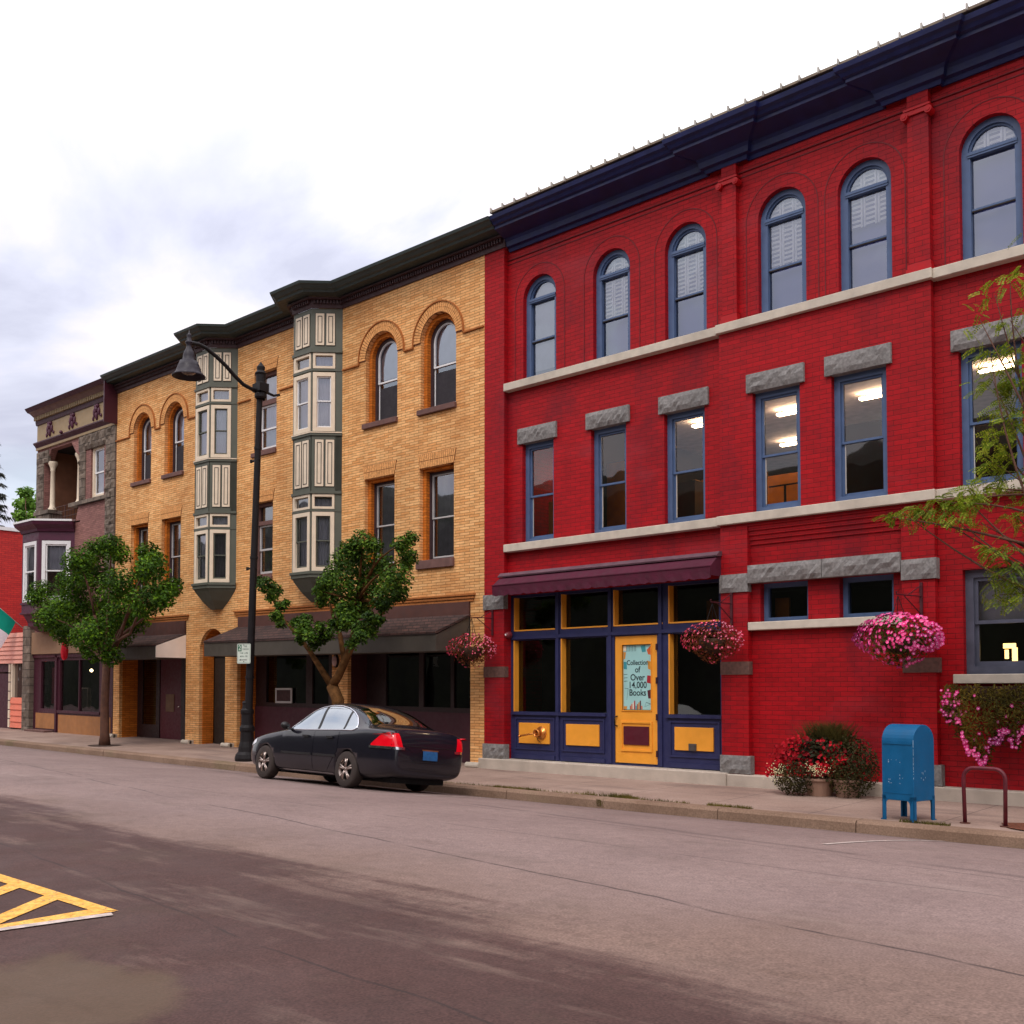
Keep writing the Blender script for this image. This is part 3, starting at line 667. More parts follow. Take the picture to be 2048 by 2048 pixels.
for a,b,z0,z1 in [(c-h,c+h,6.43,6.73) for c,h in YS]+[(-22.7,-21.73,9.68,9.95),(-22.72,-21.85,6.38,6.66)]:
    back.prism([(a,z0+.001),(b,z0+.001),(b+.07,z1),(a-.07,z1)],-.008,0); n=int((b-a)/.052); cxx=(a+b)/2
    for k in range(n):
        u0=a+(b-a)*(k+.12)/n; u1=a+(b-a)*(k+.88)/n; f=1+.14/(b-a)
        for zz0,zz1 in ((z0+.005,z0+(z1-z0)*.5-.006),(z0+(z1-z0)*.5+.006,z1-.006)):
            s0=1+(f-1)*(zz0-z0)/(z1-z0); s1=1+(f-1)*(zz1-z0)/(z1-z0)
            mb.prism([(cxx+(u0-cxx)*s0,zz0),(cxx+(u1-cxx)*s0,zz0),(cxx+(u1-cxx)*s1,zz1),(cxx+(u0-cxx)*s1,zz1)],-.016,-.006)
    mb.next(); back.next()
for a,b in ((-29.68,-25.78),(-23.44,-14.86)):
    for k in range(3): hood.box(a-.03*k,b+.03*k,-.02-.016*k,.0,3.53+k*.062,3.565+k*.062); hood.next()
mb.each('brick_arch',m_vou,yb,warp=True); back.each('arch_joint',m_brm,yb,warp=True)
hood.each('hood_moulding',m_hood,yb,warp=True)
mb=MB()
for c,h in YA: mb.box(c-h-.06,c+h+.02,-.07,.3,7.565,7.68); mb.next()
for c,h in YS: mb.box(c-h-.06,c+h+.02,-.06,.3,4.28,4.46); mb.next()
mb.box(-22.78,-21.72,-.05,.3,7.55,7.66); mb.next(); mb.box(-22.78,-21.84,-.05,.3,4.40,4.50)
mb.each('sill',m_brst,yb,warp=True,bevel=.008)
mb=MB()
for x in (-29.85,-25.6,-23.65,-14.75): 
    mb.box(x-.18,x+.18,-.12,.1,.19,.30); mb.cyl((x-.18,-.12,.245),(x+.18,-.12,.245),.062,n=14); mb.next()
mb.each('pier_foot',m_cream,yb,warp=True,smooth=False)
# cornice
path=[(-29.99,0),(-25.16,0),(-24.66,-.5),(-23.96,-.5),(-23.46,0),(-20.83,0),(-20.33,-.5),(-19.63,-.5),(-19.13,0),(-13.96,0)]
mb=MB(); mb.sweep(path,[(.005,10.77),(.36,10.775),(.38,10.82),(.43,10.84),(.48,10.895),(.52,10.915),(.54,10.97),(.1,11.04)]); mb.build('cornice',m_grnd,yb,warp=True)
mb=MB(); mb.sweep(path,[(.003,10.52),(.035,10.52),(.045,10.57),(.05,10.60),(.05,10.735),(.003,10.735)])
mb.sweep(path,[(.05,10.695),(.16,10.70),(.16,10.735),(.05,10.735)])
fz=mb.build('frieze',m_frz,yb,warp=True)
mb=MB()
for i in range(len(path)-1):
    a=Vector(path[i]); b=Vector(path[i+1]); L=(b-a).length; t=(b-a)/L; nn=Vector((t.y,-t.x)); k=0; s_=.05
    while s_<L-.05:
        p=a+t*s_; q=p+t*.035
        o1=p+nn*.05; o2=q+nn*.05; o3=q+nn*.11; o4=p+nn*.11
        mb.prismz([(o1.x,o1.y),(o2.x,o2.y),(o3.x,o3.y),(o4.x,o4.y)],10.61,10.69); s_+=.075
    mb.next()
mb.each('dentil_course',m_frz,fz,warp=True)
# bay windows
def bay(cx):
    wl=cx-.85; P=[(cx-.85,0),(cx-.35,-.5),(cx+.35,-.5),(cx+.85,0)]
    mb=MB()
    def slab(z0,z1,d=0.,t=.0):
        mb.sweep([(cx-.85,0),(cx-.35,-.5),(cx+.35,-.5),(cx+.85,0)],[(d,z0),(d,z1),(-.12,z1),(-.12,z0)])
    slab(9.53,10.52); slab(6.25,7.58); slab(4.28,4.42)
    for z0,z1,d in ((9.49,9.55,.035),(7.56,7.63,.03),(6.21,6.27,.035),(4.36,4.42,.06),(4.28,4.36,.03),(9.06,9.11,.012),(5.80,5.85,.012)): 
        mb.sweep(P,[(d,z0),(d,z1),(-.11,z1),(-.11,z0)])
    # corner posts and side strips
    F=[((cx-.85,0),-math.pi/4,.7071,0),((cx-.35,-.5),0,.70,1),((cx+.35,-.5),math.pi/4,.7071,2)]
    for (ox,oy),an,w,k in F:
        q=MB().frame((ox,oy,0),an); a,b={0:(.16,.69),1:(.02,.68),2:(.02,.55)}[k]
        q.box(0,a,0,.1,4.42,9.53); q.box(b,w,0,.1,4.42,9.53)
        mb.v_off=len(mb.v); bb=len(mb.v); mb.v+=q.v; mb.f+=[[bb+i for i in f] for f in q.f]; mb.mi+=q.mi
    # pyramid underside
    bot=[(cx-.24,0),(cx-.12,-.13),(cx+.12,-.13),(cx+.24,0)]; top=[(cx-.85,0),(cx-.35,-.5),(cx+.35,-.5),(cx+.85,0)]
    mid=[(cx-.80,0),(cx-.33,-.46),(cx+.33,-.46),(cx+.80,0)]
    lv=[(top,4.28),(mid,4.20),([(a[0]*.55+b[0]*.45,a[1]*.55+b[1]*.45) for a,b in zip(mid,bot)],3.97),(bot,3.76)]
    vs=[(x,y,z) for P_,z in lv for x,y in P_]; mb.add(vs,[(i*4+j,i*4+j+1,(i+1)*4+j+1,(i+1)*4+j) for i in range(3) for j in range(3)]+[(12,13,14,15)])
    bw=mb.build('bay_window',m_green,yb,warp=True)
    # cream lines and panels
    cm=MB(); sm=MB()
    cm.sweep([(cx-.85,0),(cx-.35,-.5),(cx+.35,-.5),(cx+.85,0)],[(.035,7.615),(.045,7.615),(.045,7.64),(.035,7.64)])
    for (ox,oy),an,w,k in F:
        q=MB().frame((ox,oy,0),an); s2=MB().frame((ox,oy,0),an)
        a,b={0:(.14,.60),1:(.10,.62),2:(.09,.53)}[k]; pw=(b-a-.05)/2
        for z0,z1 in ((9.66,10.40),(6.38,7.46)):
            for u in (a,a+pw+.05):
                q.box(u,u+pw,-.022,0,z0,z1); s2.ring(rect(u+.045,u+pw-.045,z0+.06,z1-.06),rect(u+.06,u+pw-.06,z0+.075,z1-.075),-.028,-.02)
                s2.ring(rect(u-.012,u+pw+.012,z0-.012,z1+.012),rect(u,u+pw,z0,z1),-.006,0); q.next(); s2.next()
        for pn in q.each('panel',m_crm,bw,warp=True): pass
        s2.each('panel_groove',m_seam,bw,warp=True)
    cm.build('cream_band',m_crm,bw,warp=True)
    for (ox,oy),an,w,k in F:
        a,b={0:(.17,.68),1:(.03,.67),2:(.03,.54)}[k]; T=((ox,oy,0),an)
        for (z0,z1,t0,t1,top) in ((7.66,9.03,9.12,9.48,1),(4.43,5.79,5.86,6.20,0)):
            window(bw,a,b,z0,z1,-.01,m_crm,g_yel,meet=(z0+z1)/2+.02,fw=.09,T=T,warp=True,sash=.03,frs=m_wht if (top and cx>-22) else m_green,blind=('curtain',m_curd if (k==2 and not top and cx<-22) else m_curt,z0+.12,z1-.1),thick=.07)
            window(bw,a,b,t0,t1,-.01,m_crm,g_yel,fw=.055,T=T,warp=True,name='transom_window',thick=.07,blind=('curtain',m_curt,t0+.08,t1-.08))
    mb=MB(); mb.box(cx-.8,cx+.8,.05,.1,4.4,10.5); mb.build('interior_back',m_dk,bw,warp=True)
bay(-24.31); bay(-19.98)
# windows
for k,(c,h) in enumerate(YA):
    w=window(yb,c-h+.1,c+h-.1,7.685,9.58,.20,m_dfr,g_sky,meet=8.62,arched=True,fw=.06,warp=True,sash=.035,frs=m_wht,blind=('shade',m_curt,8.7,9.5) if k>1 else ('curtain',m_curt,8.6,9.5),thick=.10)
    mb=MB(); mb.box(c-h+.19,c+h-.19,.262,.268,7.76,8.5); mb.build('insect_screen',plain('dark_screen',(44,40,46),.8),w,warp=True)
for k,(c,h) in enumerate(YS):
    window(yb,c-h+.1,c+h-.02,4.47,6.36,.20,m_dfr,g_yel,meet=5.38,fw=.05,warp=True,sash=.03,frs=m_whtd,blind=('curtain',m_curd,4.5,6.3),thick=.06)
window(yb,-22.70,-21.73,7.66,9.68,.12,m_brst,g_yel,fw=.09,warp=True,trans=(8.86,8.98),meet=8.25,frs=m_wht,blind=('curtain',m_curt,7.8,9.6))
window(yb,-22.72,-21.85,4.50,6.38,.12,m_brst,g_yel,fw=.09,warp=True,trans=(5.82,5.92),meet=5.2,frs=m_whtd,blind=('curtain',m_curd,4.6,6.3))
# ground floor shopfronts
m_shop=plain('maroon_stall_riser',(70,30,42),.6,var=.1); m_mull=plain('dark_mullion',(44,26,28),.5)
mb=MB()
mb.box(-23.36,-19.45,.54,.64,.05,1.25); mb.next(); mb.box(-18.88,-14.95,.54,.64,.05,1.25)
sf1=mb.each('stall_riser',m_shop,yb,warp=True)
mb=MB()
mb.wall(rect(-23.36,-19.45,1.25,3.5),[rect(-22.9,-21.2,1.35,2.9),rect(-20.95,-20.3,1.35,2.9),rect(-20.15,-19.6,1.35,2.9)],.56,.06)
mb.next(); mb.wall(rect(-18.88,-14.95,1.25,3.5),[rect(-18.2,-17.1,1.35,2.9),rect(-16.95,-16.1,1.35,2.9),rect(-16.0,-15.1,1.35,2.9)],.56,.06)
mb.next(); mb.wall(rect(-29.60,-25.60,.05,3.5),[rect(-29.3,-28.5,.6,2.7),rect(-28.3,-27.1,.1,2.75),rect(-26.9,-26.0,.9,2.7)],.58,.06)
sfm=mb.each('shop_frame',m_mull,yb,warp=True)
mb=MB()
for a,b,c_,d in ((-22.9,-21.2,1.35,2.9),(-20.95,-20.3,1.35,2.9),(-20.15,-19.6,1.35,2.9),(-18.2,-17.1,1.35,2.9),(-16.95,-16.1,1.35,2.9),(-16.0,-15.1,1.35,2.9),(-29.3,-28.5,.6,2.7),(-26.9,-26.0,.9,2.7)):
    mb=MB(); mb.quad((a,.60,c_),(b,.60,c_),(b,.60,d),(a,.60,d)); mb.build('pane',g_dark,sfm[2 if a<-24 else (0 if a<-19 else 1)],warp=True)
mb=MB(); mb.box(-29.6,-14.95,1.6,1.7,.05,3.5); mb.box(-25.2,-23.9,.50,.52,.1,3.3); mb.build('shop_interior',m_dk,yb,warp=True)
mb=MB(); mb.box(-28.28,-27.12,.60,.64,.1,2.74); d=mb.build('shop_door',m_marp,yb,warp=True)
mb=MB(); mb.box(-27.95,-27.5,.585,.60,1.0,1.5); mb.build('door_notice',plain('tan_notice',(120,92,70),.8),d,warp=True)
mb=MB(); mb.sphere((-27.2,.57,1.15),.03,8); mb.build('door_knob',plain('knob',(210,200,190),.2,metal=.8),d,warp=True)
mb=MB(); mb.box(-25.1,-24.0,.42,.46,.15,2.5); mb.box(-25.0,-24.1,.40,.42,.2,1.0); mb.box(-25.0,-24.1,.40,.42,1.15,2.35); mb.build('arched_door',plain('dark_green_door',(44,40,36),.5),yb,warp=True)
# shingled pent roofs
def pent(x0,x1,zt,ze,d,endwhite):
    mb=MB(); mb.add([(x0,0.004,zt),(x1,.004,zt),(x1,-d,ze),(x0,-d,ze),(x0,.004,zt-.05),(x1,.004,zt-.05),(x1,-d,ze-.05),(x0,-d,ze-.05)],[(0,1,2,3),(4,5,6,7),(0,3,7,4),(1,2,6,5),(2,3,7,6)])
    r=mb.build('awning_roof',m_shing,yb,warp=True)
    mb=MB(); mb.box(x0,x1,-d+.02,-d+.07,ze-.38,ze-.05); mb.box(x0+.01,x1-.01,-d+.07,0,ze-.37,ze-.35)
    mb.add([(x0+.02,0,zt-.06),(x0+.02,-d+.04,ze-.06),(x0+.02,-d+.04,ze-.38),(x0+.02,0,ze-.38)],[(0,1,2,3)]); 
    if not endwhite: mb.add([(x1-.02,0,zt-.06),(x1-.02,-d+.04,ze-.06),(x1-.02,-d+.04,ze-.38),(x1-.02,0,ze-.38)],[(0,1,2,3)])
    mb.build('fascia',m_fasc,r,warp=True)
    if endwhite:
        mb=MB(); mb.prismx([(0,zt-.04),(-d+.01,ze-.03),(-d+.01,ze-.34),(0,ze-.34)][::-1],x1-.03,x1+.012); mb.build('end_panel',plain('pale_end_panel',(246,232,220),.6,var=.03),r,warp=True)
    mb=MB(); mb.box(x0+.05,x1-.02,-.03,.05,zt-.02,3.53); mb.build('flashing_board',m_board,r,warp=True)
pent(-23.36,-14.95,3.28,2.88,.98,False); pent(-29.60,-25.88,3.18,2.85,.88,True)
# oval lamp
LQ=atz(0,0,1) if False else (lambda d,o:o+d*((-.08-o.y)/d.y))(pxdir(668,1322),Vector(cam.location))
mb=MB(); mb.lathe([(.005,-.07),(.04,-.065),(.07,-.04),(.08,0),(.08,.05)],(0,0,0),16,'y'); mb.v=[(x*.9+LQ.x,y-.05,z*1.6+LQ.z) for x,y,z in mb.v]
o=mb.build('wall_lamp',plain('frosted_lamp',(206,176,176),.3,var=.1,spec=.6),None,base=(LQ.x,0,LQ.z),smooth=True); tag(o,'oval frosted wall lamp on the buff brick pier behind the forked tree','wall lamp')
mb=MB(); mb.lathe([(.085,-.01),(.095,0),(.095,.05)],(0,0,0),16,'y'); mb.v=[(x*.9+LQ.x,y-.05,z*1.6+LQ.z) for x,y,z in mb.v]; mb.build('lamp_rim',m_blk,o)
# framed notice and display
mb=MB(); mb.ring(rect(-22.45,-21.75,1.42,1.80),rect(-22.40,-21.80,1.47,1.75),.53,.555); o=mb.build('framed_notice',m_whtd,None,base=(-22.1,.55,1.4)); tag(o,'white framed notice board low in the dark shop window right of the lamp post','notice board')
mb=MB(); mb.box(-22.40,-21.80,.54,.55,1.47,1.75); mb.build('notice_sheet',plain('dark_notice',(62,38,38),.6,var=.4,scale=12),o)
mb=MB()
for x in (-15.95,-15.45): mb.box(x,x+.06,1.0,1.06,1.3,2.0)
mb.box(-15.95,-15.39,.98,1.08,1.94,2.02); mb.box(-15.95,-15.39,.98,1.3,1.58,1.62); mb.box(-15.93,-15.41,1.02,1.05,1.7,1.75)
o=mb.build('display_chair',plain('grey_white_wood',(150,138,130),.7),None,base=(-15.67,1.1,1.3)); tag(o,'pale wooden chair back displayed in the dark shop window behind the parked car','chair')
mb=MB(); mb.sphere((-15.68,1.2,1.42),.10,10,1.1); o=mb.build('display_vase',plain('grey_vase',(130,118,112),.5),None,base=(-15.68,1.2,1.3),smooth=True); tag(o,'round pale vase below the chair in the dark shop window','vase')
# ================================================================== STONE BUILDING
m_sb=brick('rose_brown_brick',(150,104,96),(128,86,80),(96,62,58),.2,.06,.005,fine=.4,rough=.85)
m_stone=brick('rough_brown_stone',(122,108,96),(96,84,74),(62,52,46),.42,.27,.012,fine=.9,rough=.9,bump=1.)
m_tan=plain('tan_painted_frieze',(156,132,98),.6,var=.08)
m_plum=plain('plum_paint',(78,26,52),.5,var=.15,scale=5)
m_plud=plain('dark_plum_paint',(64,18,36),.5,var=.1)
stb=thing('brownstone_building',(-32.7,0,.38),'narrow brownstone building with a recessed balcony, white columns and a plum oriel window','building')
mb=MB()
recess=[(-34.95,6.95),(-32.60,6.95),(-32.38,7.52),(-32.38,9.0),(-32.62,9.12),(-32.98,9.50),(-34.45,9.50),(-34.72,9.15),(-34.95,9.05)]
mb.wall(rect(-35.50,-29.98,3.45,9.60),[recess,rect(-31.62,-30.74,7.53,9.15)],0,.22)
mb.build('wall',m_sb,stb,warp=True)
mb=MB()
mb.rough(-32.35,-31.95,-.03,.05,7.55,9.1,.05,.09); mb.next(); mb.rough(-30.6,-30.0,-.03,.05,3.5,9.3,.05,.09); mb.next(); mb.rough(-35.5,-34.97,-.03,.05,6.95,9.1,.05,.09); mb.next()
mb.rough(-32.40,-29.98,-.035,.05,9.1,9.60,.05,.09); mb.next(); mb.rough(-35.5,-34.6,-.035,.05,9.1,9.5,.05,.09); mb.next()
mb.box(-32.95,-30.2,-.09,.2,7.40,7.52); mb.next(); mb.box(-35.55,-34.45,-.09,.4,7.38,7.50); mb.next(); mb.box(-35.5,-34.5,-.02,.4,6.95,7.38); mb.next()
mb.box(-36.10,-35.52,-.12,.5,.0,3.70); mb.rough(-36.10,-35.52,-.14,-.12,.1,3.65,.03,.14)
mb.each('rough_stone',m_stone,stb,warp=True)
mb=MB(); mb.box(-34.95,-32.38,1.3,1.4,6.9,9.6); mb.box(-35.0,-34.9,.22,1.3,6.9,9.6); mb.box(-32.4,-32.3,.22,1.3,6.9,9.6); mb.box(-35,-32.3,.0,1.3,6.88,6.93)
mb.build('balcony_wall',plain('brown_balcony',(124,84,62),.9,var=.15),stb,warp=True)
mb=MB(); mb.box(-35,-32.3,.05,1.3,9.52,9.6); mb.build('balcony_ceiling',m_dk,stb,warp=True)
for x in (-34.62,-32.66):
    mb=MB(); mb.lathe([(.14,7.50),(.14,7.55),(.10,7.60),(.085,7.68),(.07,8.8),(.085,8.82),(.075,8.86),(.10,8.95),(.15,9.05),(.15,9.12)],(x,.14,0),14); mb.build('column',m_crm,stb,warp=True,smooth=True)
mb=MB(); 
for z in (7.02,7.20,7.38,7.56): mb.tube([(-34.5,.12,z),(-32.75,.12,z)],.010,5)
for k in range(9): mb.tube([(-34.5+k*.22,.12,6.95),(-34.5+k*.22,.12,7.58)],.009 if k!=4 else .02,5)
mb.build('railing',plain('rusty_rail',(70,42,36),.6),stb,warp=True)
mb=MB(); mb.box(-35.46,-29.98,-.04,.3,9.84,10.44); mb.build('frieze_panel',m_tan,stb,warp=True)
mb=MB(); mb.sweep([(-35.5,0),(-29.97,0)],[(0,9.58),(.06,9.58),(.06,9.66),(.04,9.66),(0,9.66)]); mb.build('architrave',m_tan,stb,warp=True)
mb=MB(); mb.sweep([(-35.5,0),(-29.97,0)],[(0,9.66),(.06,9.66),(.10,9.72),(.16,9.78),(.16,9.82),(0,9.84)])
mb.sweep([(-35.5,0),(-29.97,0)],[(0,10.42),(.07,10.42),(.10,10.55),(0,10.58)])
mb.sweep([(-35.5,0),(-29.97,0)],[(.0,10.85),(.36,10.80),(.42,10.86),(.46,10.92),(0,10.98)]); mb.box(-29.99,-29.93,-.42,.1,9.6,10.9)
cr=mb.build('cornice',m_plud,stb,warp=True)
mb=MB(); mb.sweep([(-35.5,0),(-29.99,0)],[(0,10.69),(.16,10.69),(.22,10.74),(.30,10.79),(.36,10.80),(0,10.85)]); mb.build('cornice_cove',plain('rose_taupe',(120,92,84),.6),cr,warp=True)
mb=MB(); x=-35.45
while x<-30.05: mb.box(x,x+.06,-.17,-.02,10.56,10.69); x+=.125
mb.build('dentil_course',m_tan,cr,warp=True)
mb=MB(); mb.box(-35.5,-30,-.08,.0,10.55,10.7); mb.build('dentil_band',m_plud,cr,warp=True)
mb=MB()
for c in (-34.45,-32.80,-31.15):
    for dx,dz,r,sq in ((0,.10,.075,1.5),(-.13,.02,.045,2.6),(.13,.02,.04,2.6),(0,-.08,.05,2.6),(-.2,-.15,.03,2.2),(.24,-.12,.03,1.6),(-.04,.2,.06,1.),(.06,.2,.06,1.)):
        mb.sphere((c+dx*1.15,-.06,10.14+dz),r*1.2,6,sq)
    mb.next()
mb.sphere((-33.35,-.18,9.86),.06,8); mb.each('garland_ornament',m_plum,stb,warp=True)
window(stb,-31.62,-30.74,7.53,9.15,.06,m_crm,g_yel,meet=8.32,fw=.10,warp=True,thick=.12,frs=m_wht,blind=('curtain',m_curt,7.65,8.3))
# oriel
P=[(-35.44,0),(-34.64,-.8),(-33.45,-.8),(-32.65,0)]
mb=MB(); F=[((-35.44,0),-math.pi/4,1.131),((-34.64,-.8),0,1.19),((-33.45,-.8),math.pi/4,1.131)]
for z0,z1,d in ((6.32,6.62,.0),(4.05,4.36,.0)): mb.sweep(P,[(d,z0),(d,z1),(-.2,z1),(-.2,z0)])
mb.sweep(P,[(0,6.60),(.05,6.60),(.07,6.68),(.22,6.80),(.26,6.90),(-.3,6.96),(-.3,6.6)])
mb.sweep(P,[(.0,3.98),(.05,4.0),(.05,4.05),(-.2,4.05),(-.2,3.98)]); mb.sweep(P,[(.0,4.36),(.04,4.36),(.04,4.30),(-.1,4.3)])
mb.sweep(P,[(-.05,3.98),(-.18,3.72),(-.18,3.62),(-.45,3.45),(-.7,3.45),(-.7,3.98)])
for (ox,oy),an,w in F:
    q=MB().frame((ox,oy,0),an); q.box(0,.14,0,.14,4.36,6.34); q.box(w-.14,w,0,.14,4.36,6.34); bb=len(mb.v); mb.v+=q.v; mb.f+=[[bb+i for i in f] for f in q.f]; mb.mi+=q.mi
orl=mb.build('oriel_window',m_plum,stb,warp=True)
mb=MB(); mb.sweep(P,[(.20,6.90),(.27,6.90),(.27,6.96),(-.3,7.0)]); mb.build('roof_edge',m_wht,orl,warp=True)
for (ox,oy),an,w in F: window(orl,.12,w-.12,4.38,6.30,-.02,m_wht,g_mid,meet=5.35,fw=.11,T=((ox,oy,0),an),warp=True,frs=m_wht,thick=.12,blind=('curtain',m_curt,5.4,6.2))
mb=MB(); mb.box(-35.3,-32.8,.1,.15,4.1,6.6); mb.build('interior_back',m_dk,orl,warp=True)
mb=MB(); mb.box(-35.4,-35.3,.5,9,.1,9.6); mb.box(-30.1,-30.0,.5,9,.1,9.6); mb.box(-35.4,-30,8.9,9,.1,9.6); mb.box(-35.4,-30,.3,9,9.75,9.84); mb.build('shell_wall',m_sb,stb,warp=True)
mb=MB(); mb.box(-32.3,-30.1,1.0,1.1,7,9.5); mb.build('interior',m_dk,stb,warp=True)
# ground floor shop
mb=MB(); mb.box(-35.50,-29.99,-.10,.05,2.74,3.46); mb.build('sign_band',plain('tan_sign_band',(144,112,86),.7,var=.05),stb,warp=True)
mb=MB(); mb.wall(rect(-35.50,-29.99,.25,2.74),[rect(-34.95,-33.95,.95,2.5),rect(-33.55,-30.85,.92,2.52)],0,.08)
mb.box(-35.5,-30,-.05,0,2.62,2.74); mb.box(-33.65,-30.75,-.05,0,.84,.92); mb.box(-33.8,-33.7,-.05,.0,.2,2.7); mb.box(-32.25,-32.2,.01,.07,.92,2.52)
sw=mb.build('shop_window',m_plud,stb,warp=True)
for a,b in ((-34.95,-33.95),(-33.55,-30.85)):
    mb=MB(); mb.quad((a,.06,.92),(b,.06,.92),(b,.06,2.52),(a,.06,2.52)); mb.build('pane',g_mid,sw,warp=True)
mb=MB(); mb.box(-35.3,-33.9,-.012,.0,.30,.80); mb.next(); mb.box(-33.62,-30.1,-.012,0,.2,.78); mb.each('tan_panel',plain('tan_riser',(166,112,66),.7,var=.12,grime=.5),sw,warp=True)
mb=MB(); mb.box(-35.4,-30.1,.9,1.0,.2,3.4); mb.build('shop_interior',m_dk,stb,warp=True)
mb=MB(); mb.box(-34.7,-34.1,.25,.28,1.1,2.3); mb.build('red_drape',plain('crimson_drape',(110,14,44),.8),sw,warp=True)
mb=MB(); mb.box(-35.45,-33.95,-.32,-.0,.1,.26); mb.build('step',m_brst,stb,warp=True,bevel=.01)
mb=MB(); mb.sphere((-32.42,.5,2.2),.05,8); mb.build('bulb',emit('warm_bulb',(1,.75,.4),8),stb,warp=True)
for j,(s_,z) in enumerate((('',2.3),)): pass
mb=MB(); mb.prismx([(.30,.95),(.34,.95),(.40,1.62),(.36,1.62)],-32.75,-32.25); o=mb.build('display_board',plain('dark_board',(58,48,42),.7,var=.3,scale=10),None,base=(-32.5,.35,1.15),warp=True)
tag(o,'dark leaning display board with pale edges inside the window left of the street tree','display board')
mb=MB(); mb.box(-32.78,-32.75,.29,.41,.95,1.64); mb.box(-32.25,-32.22,.29,.41,.95,1.64); mb.box(-32.78,-32.22,.35,.41,1.62,1.65); mb.build('edge_strip',plain('pale_strip',(150,138,124),.6),o,warp=True)
# ================================================================== PINK SHOP
pk=thing('pink_sided_shop',(-39.2,0,.44),'low one storey shop clad in salmon pink boards at the far left','shop')
m_pink=plain('salmon_siding',(222,152,134),.6,var=.07,scale=3,grime=.25); m_pinkd=plain('salmon_siding_low',(226,122,96),.6,var=.08,scale=3,grime=.25)
def boards(x0,x1,z0,z1,n,mat,nm,par):
    mb=MB(); h=(z1-z0)/n
    for k in range(n):
        a=z0+k*h; mb.prismx([(.0,a),(-.055,a),(-.02,a+h),(0,a+h)][::-1],x0,x1)
    return mb.build(nm,mat,par,warp=True)
boards(-43.2,-36.12,2.45,3.50,7,m_pink,'fascia_boards',pk); boards(-37.28,-36.12,.25,1.28,5,m_pinkd,'lower_boards',pk)
mb=MB(); mb.box(-43.2,-36.12,0,8,3.38,3.5); mb.box(-43.2,-43.1,0,8,.1,3.4); mb.box(-36.15,-36.05,.1,8,.1,3.4); mb.box(-43.2,-36.1,.25,.3,.1,3.4); mb.build('shell_wall',m_dkbr,pk,warp=True)
mb=MB(); mb.box(-37.26,-37.14+.0,-.04,.1,1.28,2.45); 
for k in range(7): mb.box(-37.45,-37.31,-.05,.1,.25+k*.315,.53+k*.315)
mb.build('post',m_crm,pk,warp=True)
mb=MB(); mb.quad((-37.14,.05,1.28),(-36.12,.05,1.28),(-36.12,.05,2.45),(-37.14,.05,2.45)); mb.build('pane',glass('pink_shop_glass',.06,body=(74,54,50)),pk,warp=True)
mb=MB(); mb.box(-38.6,-37.45,.05,.12,.2,2.1); mb.box(-38.6,-37.45,.05,.12,2.16,2.45); mb.build('door',m_plud,pk,warp=True)
# ================================================================== FAR RED BUILDING
m_fr=brick('bright_red_brick',(196,40,34),(176,28,28),(130,20,20),.24,.08,.006,fine=.35,rough=.7)
fb=thing('far_red_building',(-47,3,.4),'plain bright red brick side wall with pale coping behind the pink shop','building')
mb=MB(); mb.box(-52,-42,-.6,12,.2,7.95); mb.build('wall',m_fr,fb)
mb=MB(); mb.box(-52.05,-41.95,-.65,12.05,7.95,8.08); mb.build('coping',m_wht,fb)
# ================================================================== GROUND
def sheet(name,x0,x1,y0,y1,nx,ny,zf,mat,xs=None,ys=None):
    xs=xs or [x0+(x1-x0)*i/nx for i in range(nx+1)]; ys=ys or [y0+(y1-y0)*j/ny for j in range(ny+1)]
    vs=[(x,y,zf(x,y)) for y in ys for x in xs]; n=len(xs)
    mb=MB(); mb.add(vs,[(j*n+i,j*n+i+1,(j+1)*n+i+1,(j+1)*n+i) for j in range(len(ys)-1) for i in range(n-1)]); return mb.build(name,mat,smooth=True)
def roadfull(x,y):
    yy=max(y,-16.3); return roadz(yy)+g(x)
M=Mat('asphalt')
base=M.mix(M.ramp(M.noise(.6,5,rough=.6),[(.3,0.),(.7,1.)]),(.190,.132,.121),(.244,.172,.156))
gr=M.noise(70,2); base=M.mix(1.,base,M.ramp(gr,[(.3,.72),(.7,1.3)]),'MULTIPLY')
gr2=M.noise(12,3); base=M.mix(1.,base,M.ramp(gr2,[(.3,.9),(.7,1.1)]),'MULTIPLY')
sp=M.n('ShaderNodeSeparateXYZ'); M.l(M.pos(),sp.inputs[0]); X,Yy=sp.outputs[0],sp.outputs[1]
def mr(v,a,b,lo=0.,hi=1.):
    n=M.n('ShaderNodeMapRange',interpolation_type='SMOOTHSTEP'); M.l(v,n.inputs[0]); n.inputs[1].default_value=a; n.inputs[2].default_value=b; n.inputs[3].default_value=lo; n.inputs[4].default_value=hi; return n.outputs[0]
streak=M.noise(1.,5,sc=(.16,1.5,1),rough=.6); st2=M.noise(1.,4,sc=(.5,2.2,1),rough=.6)
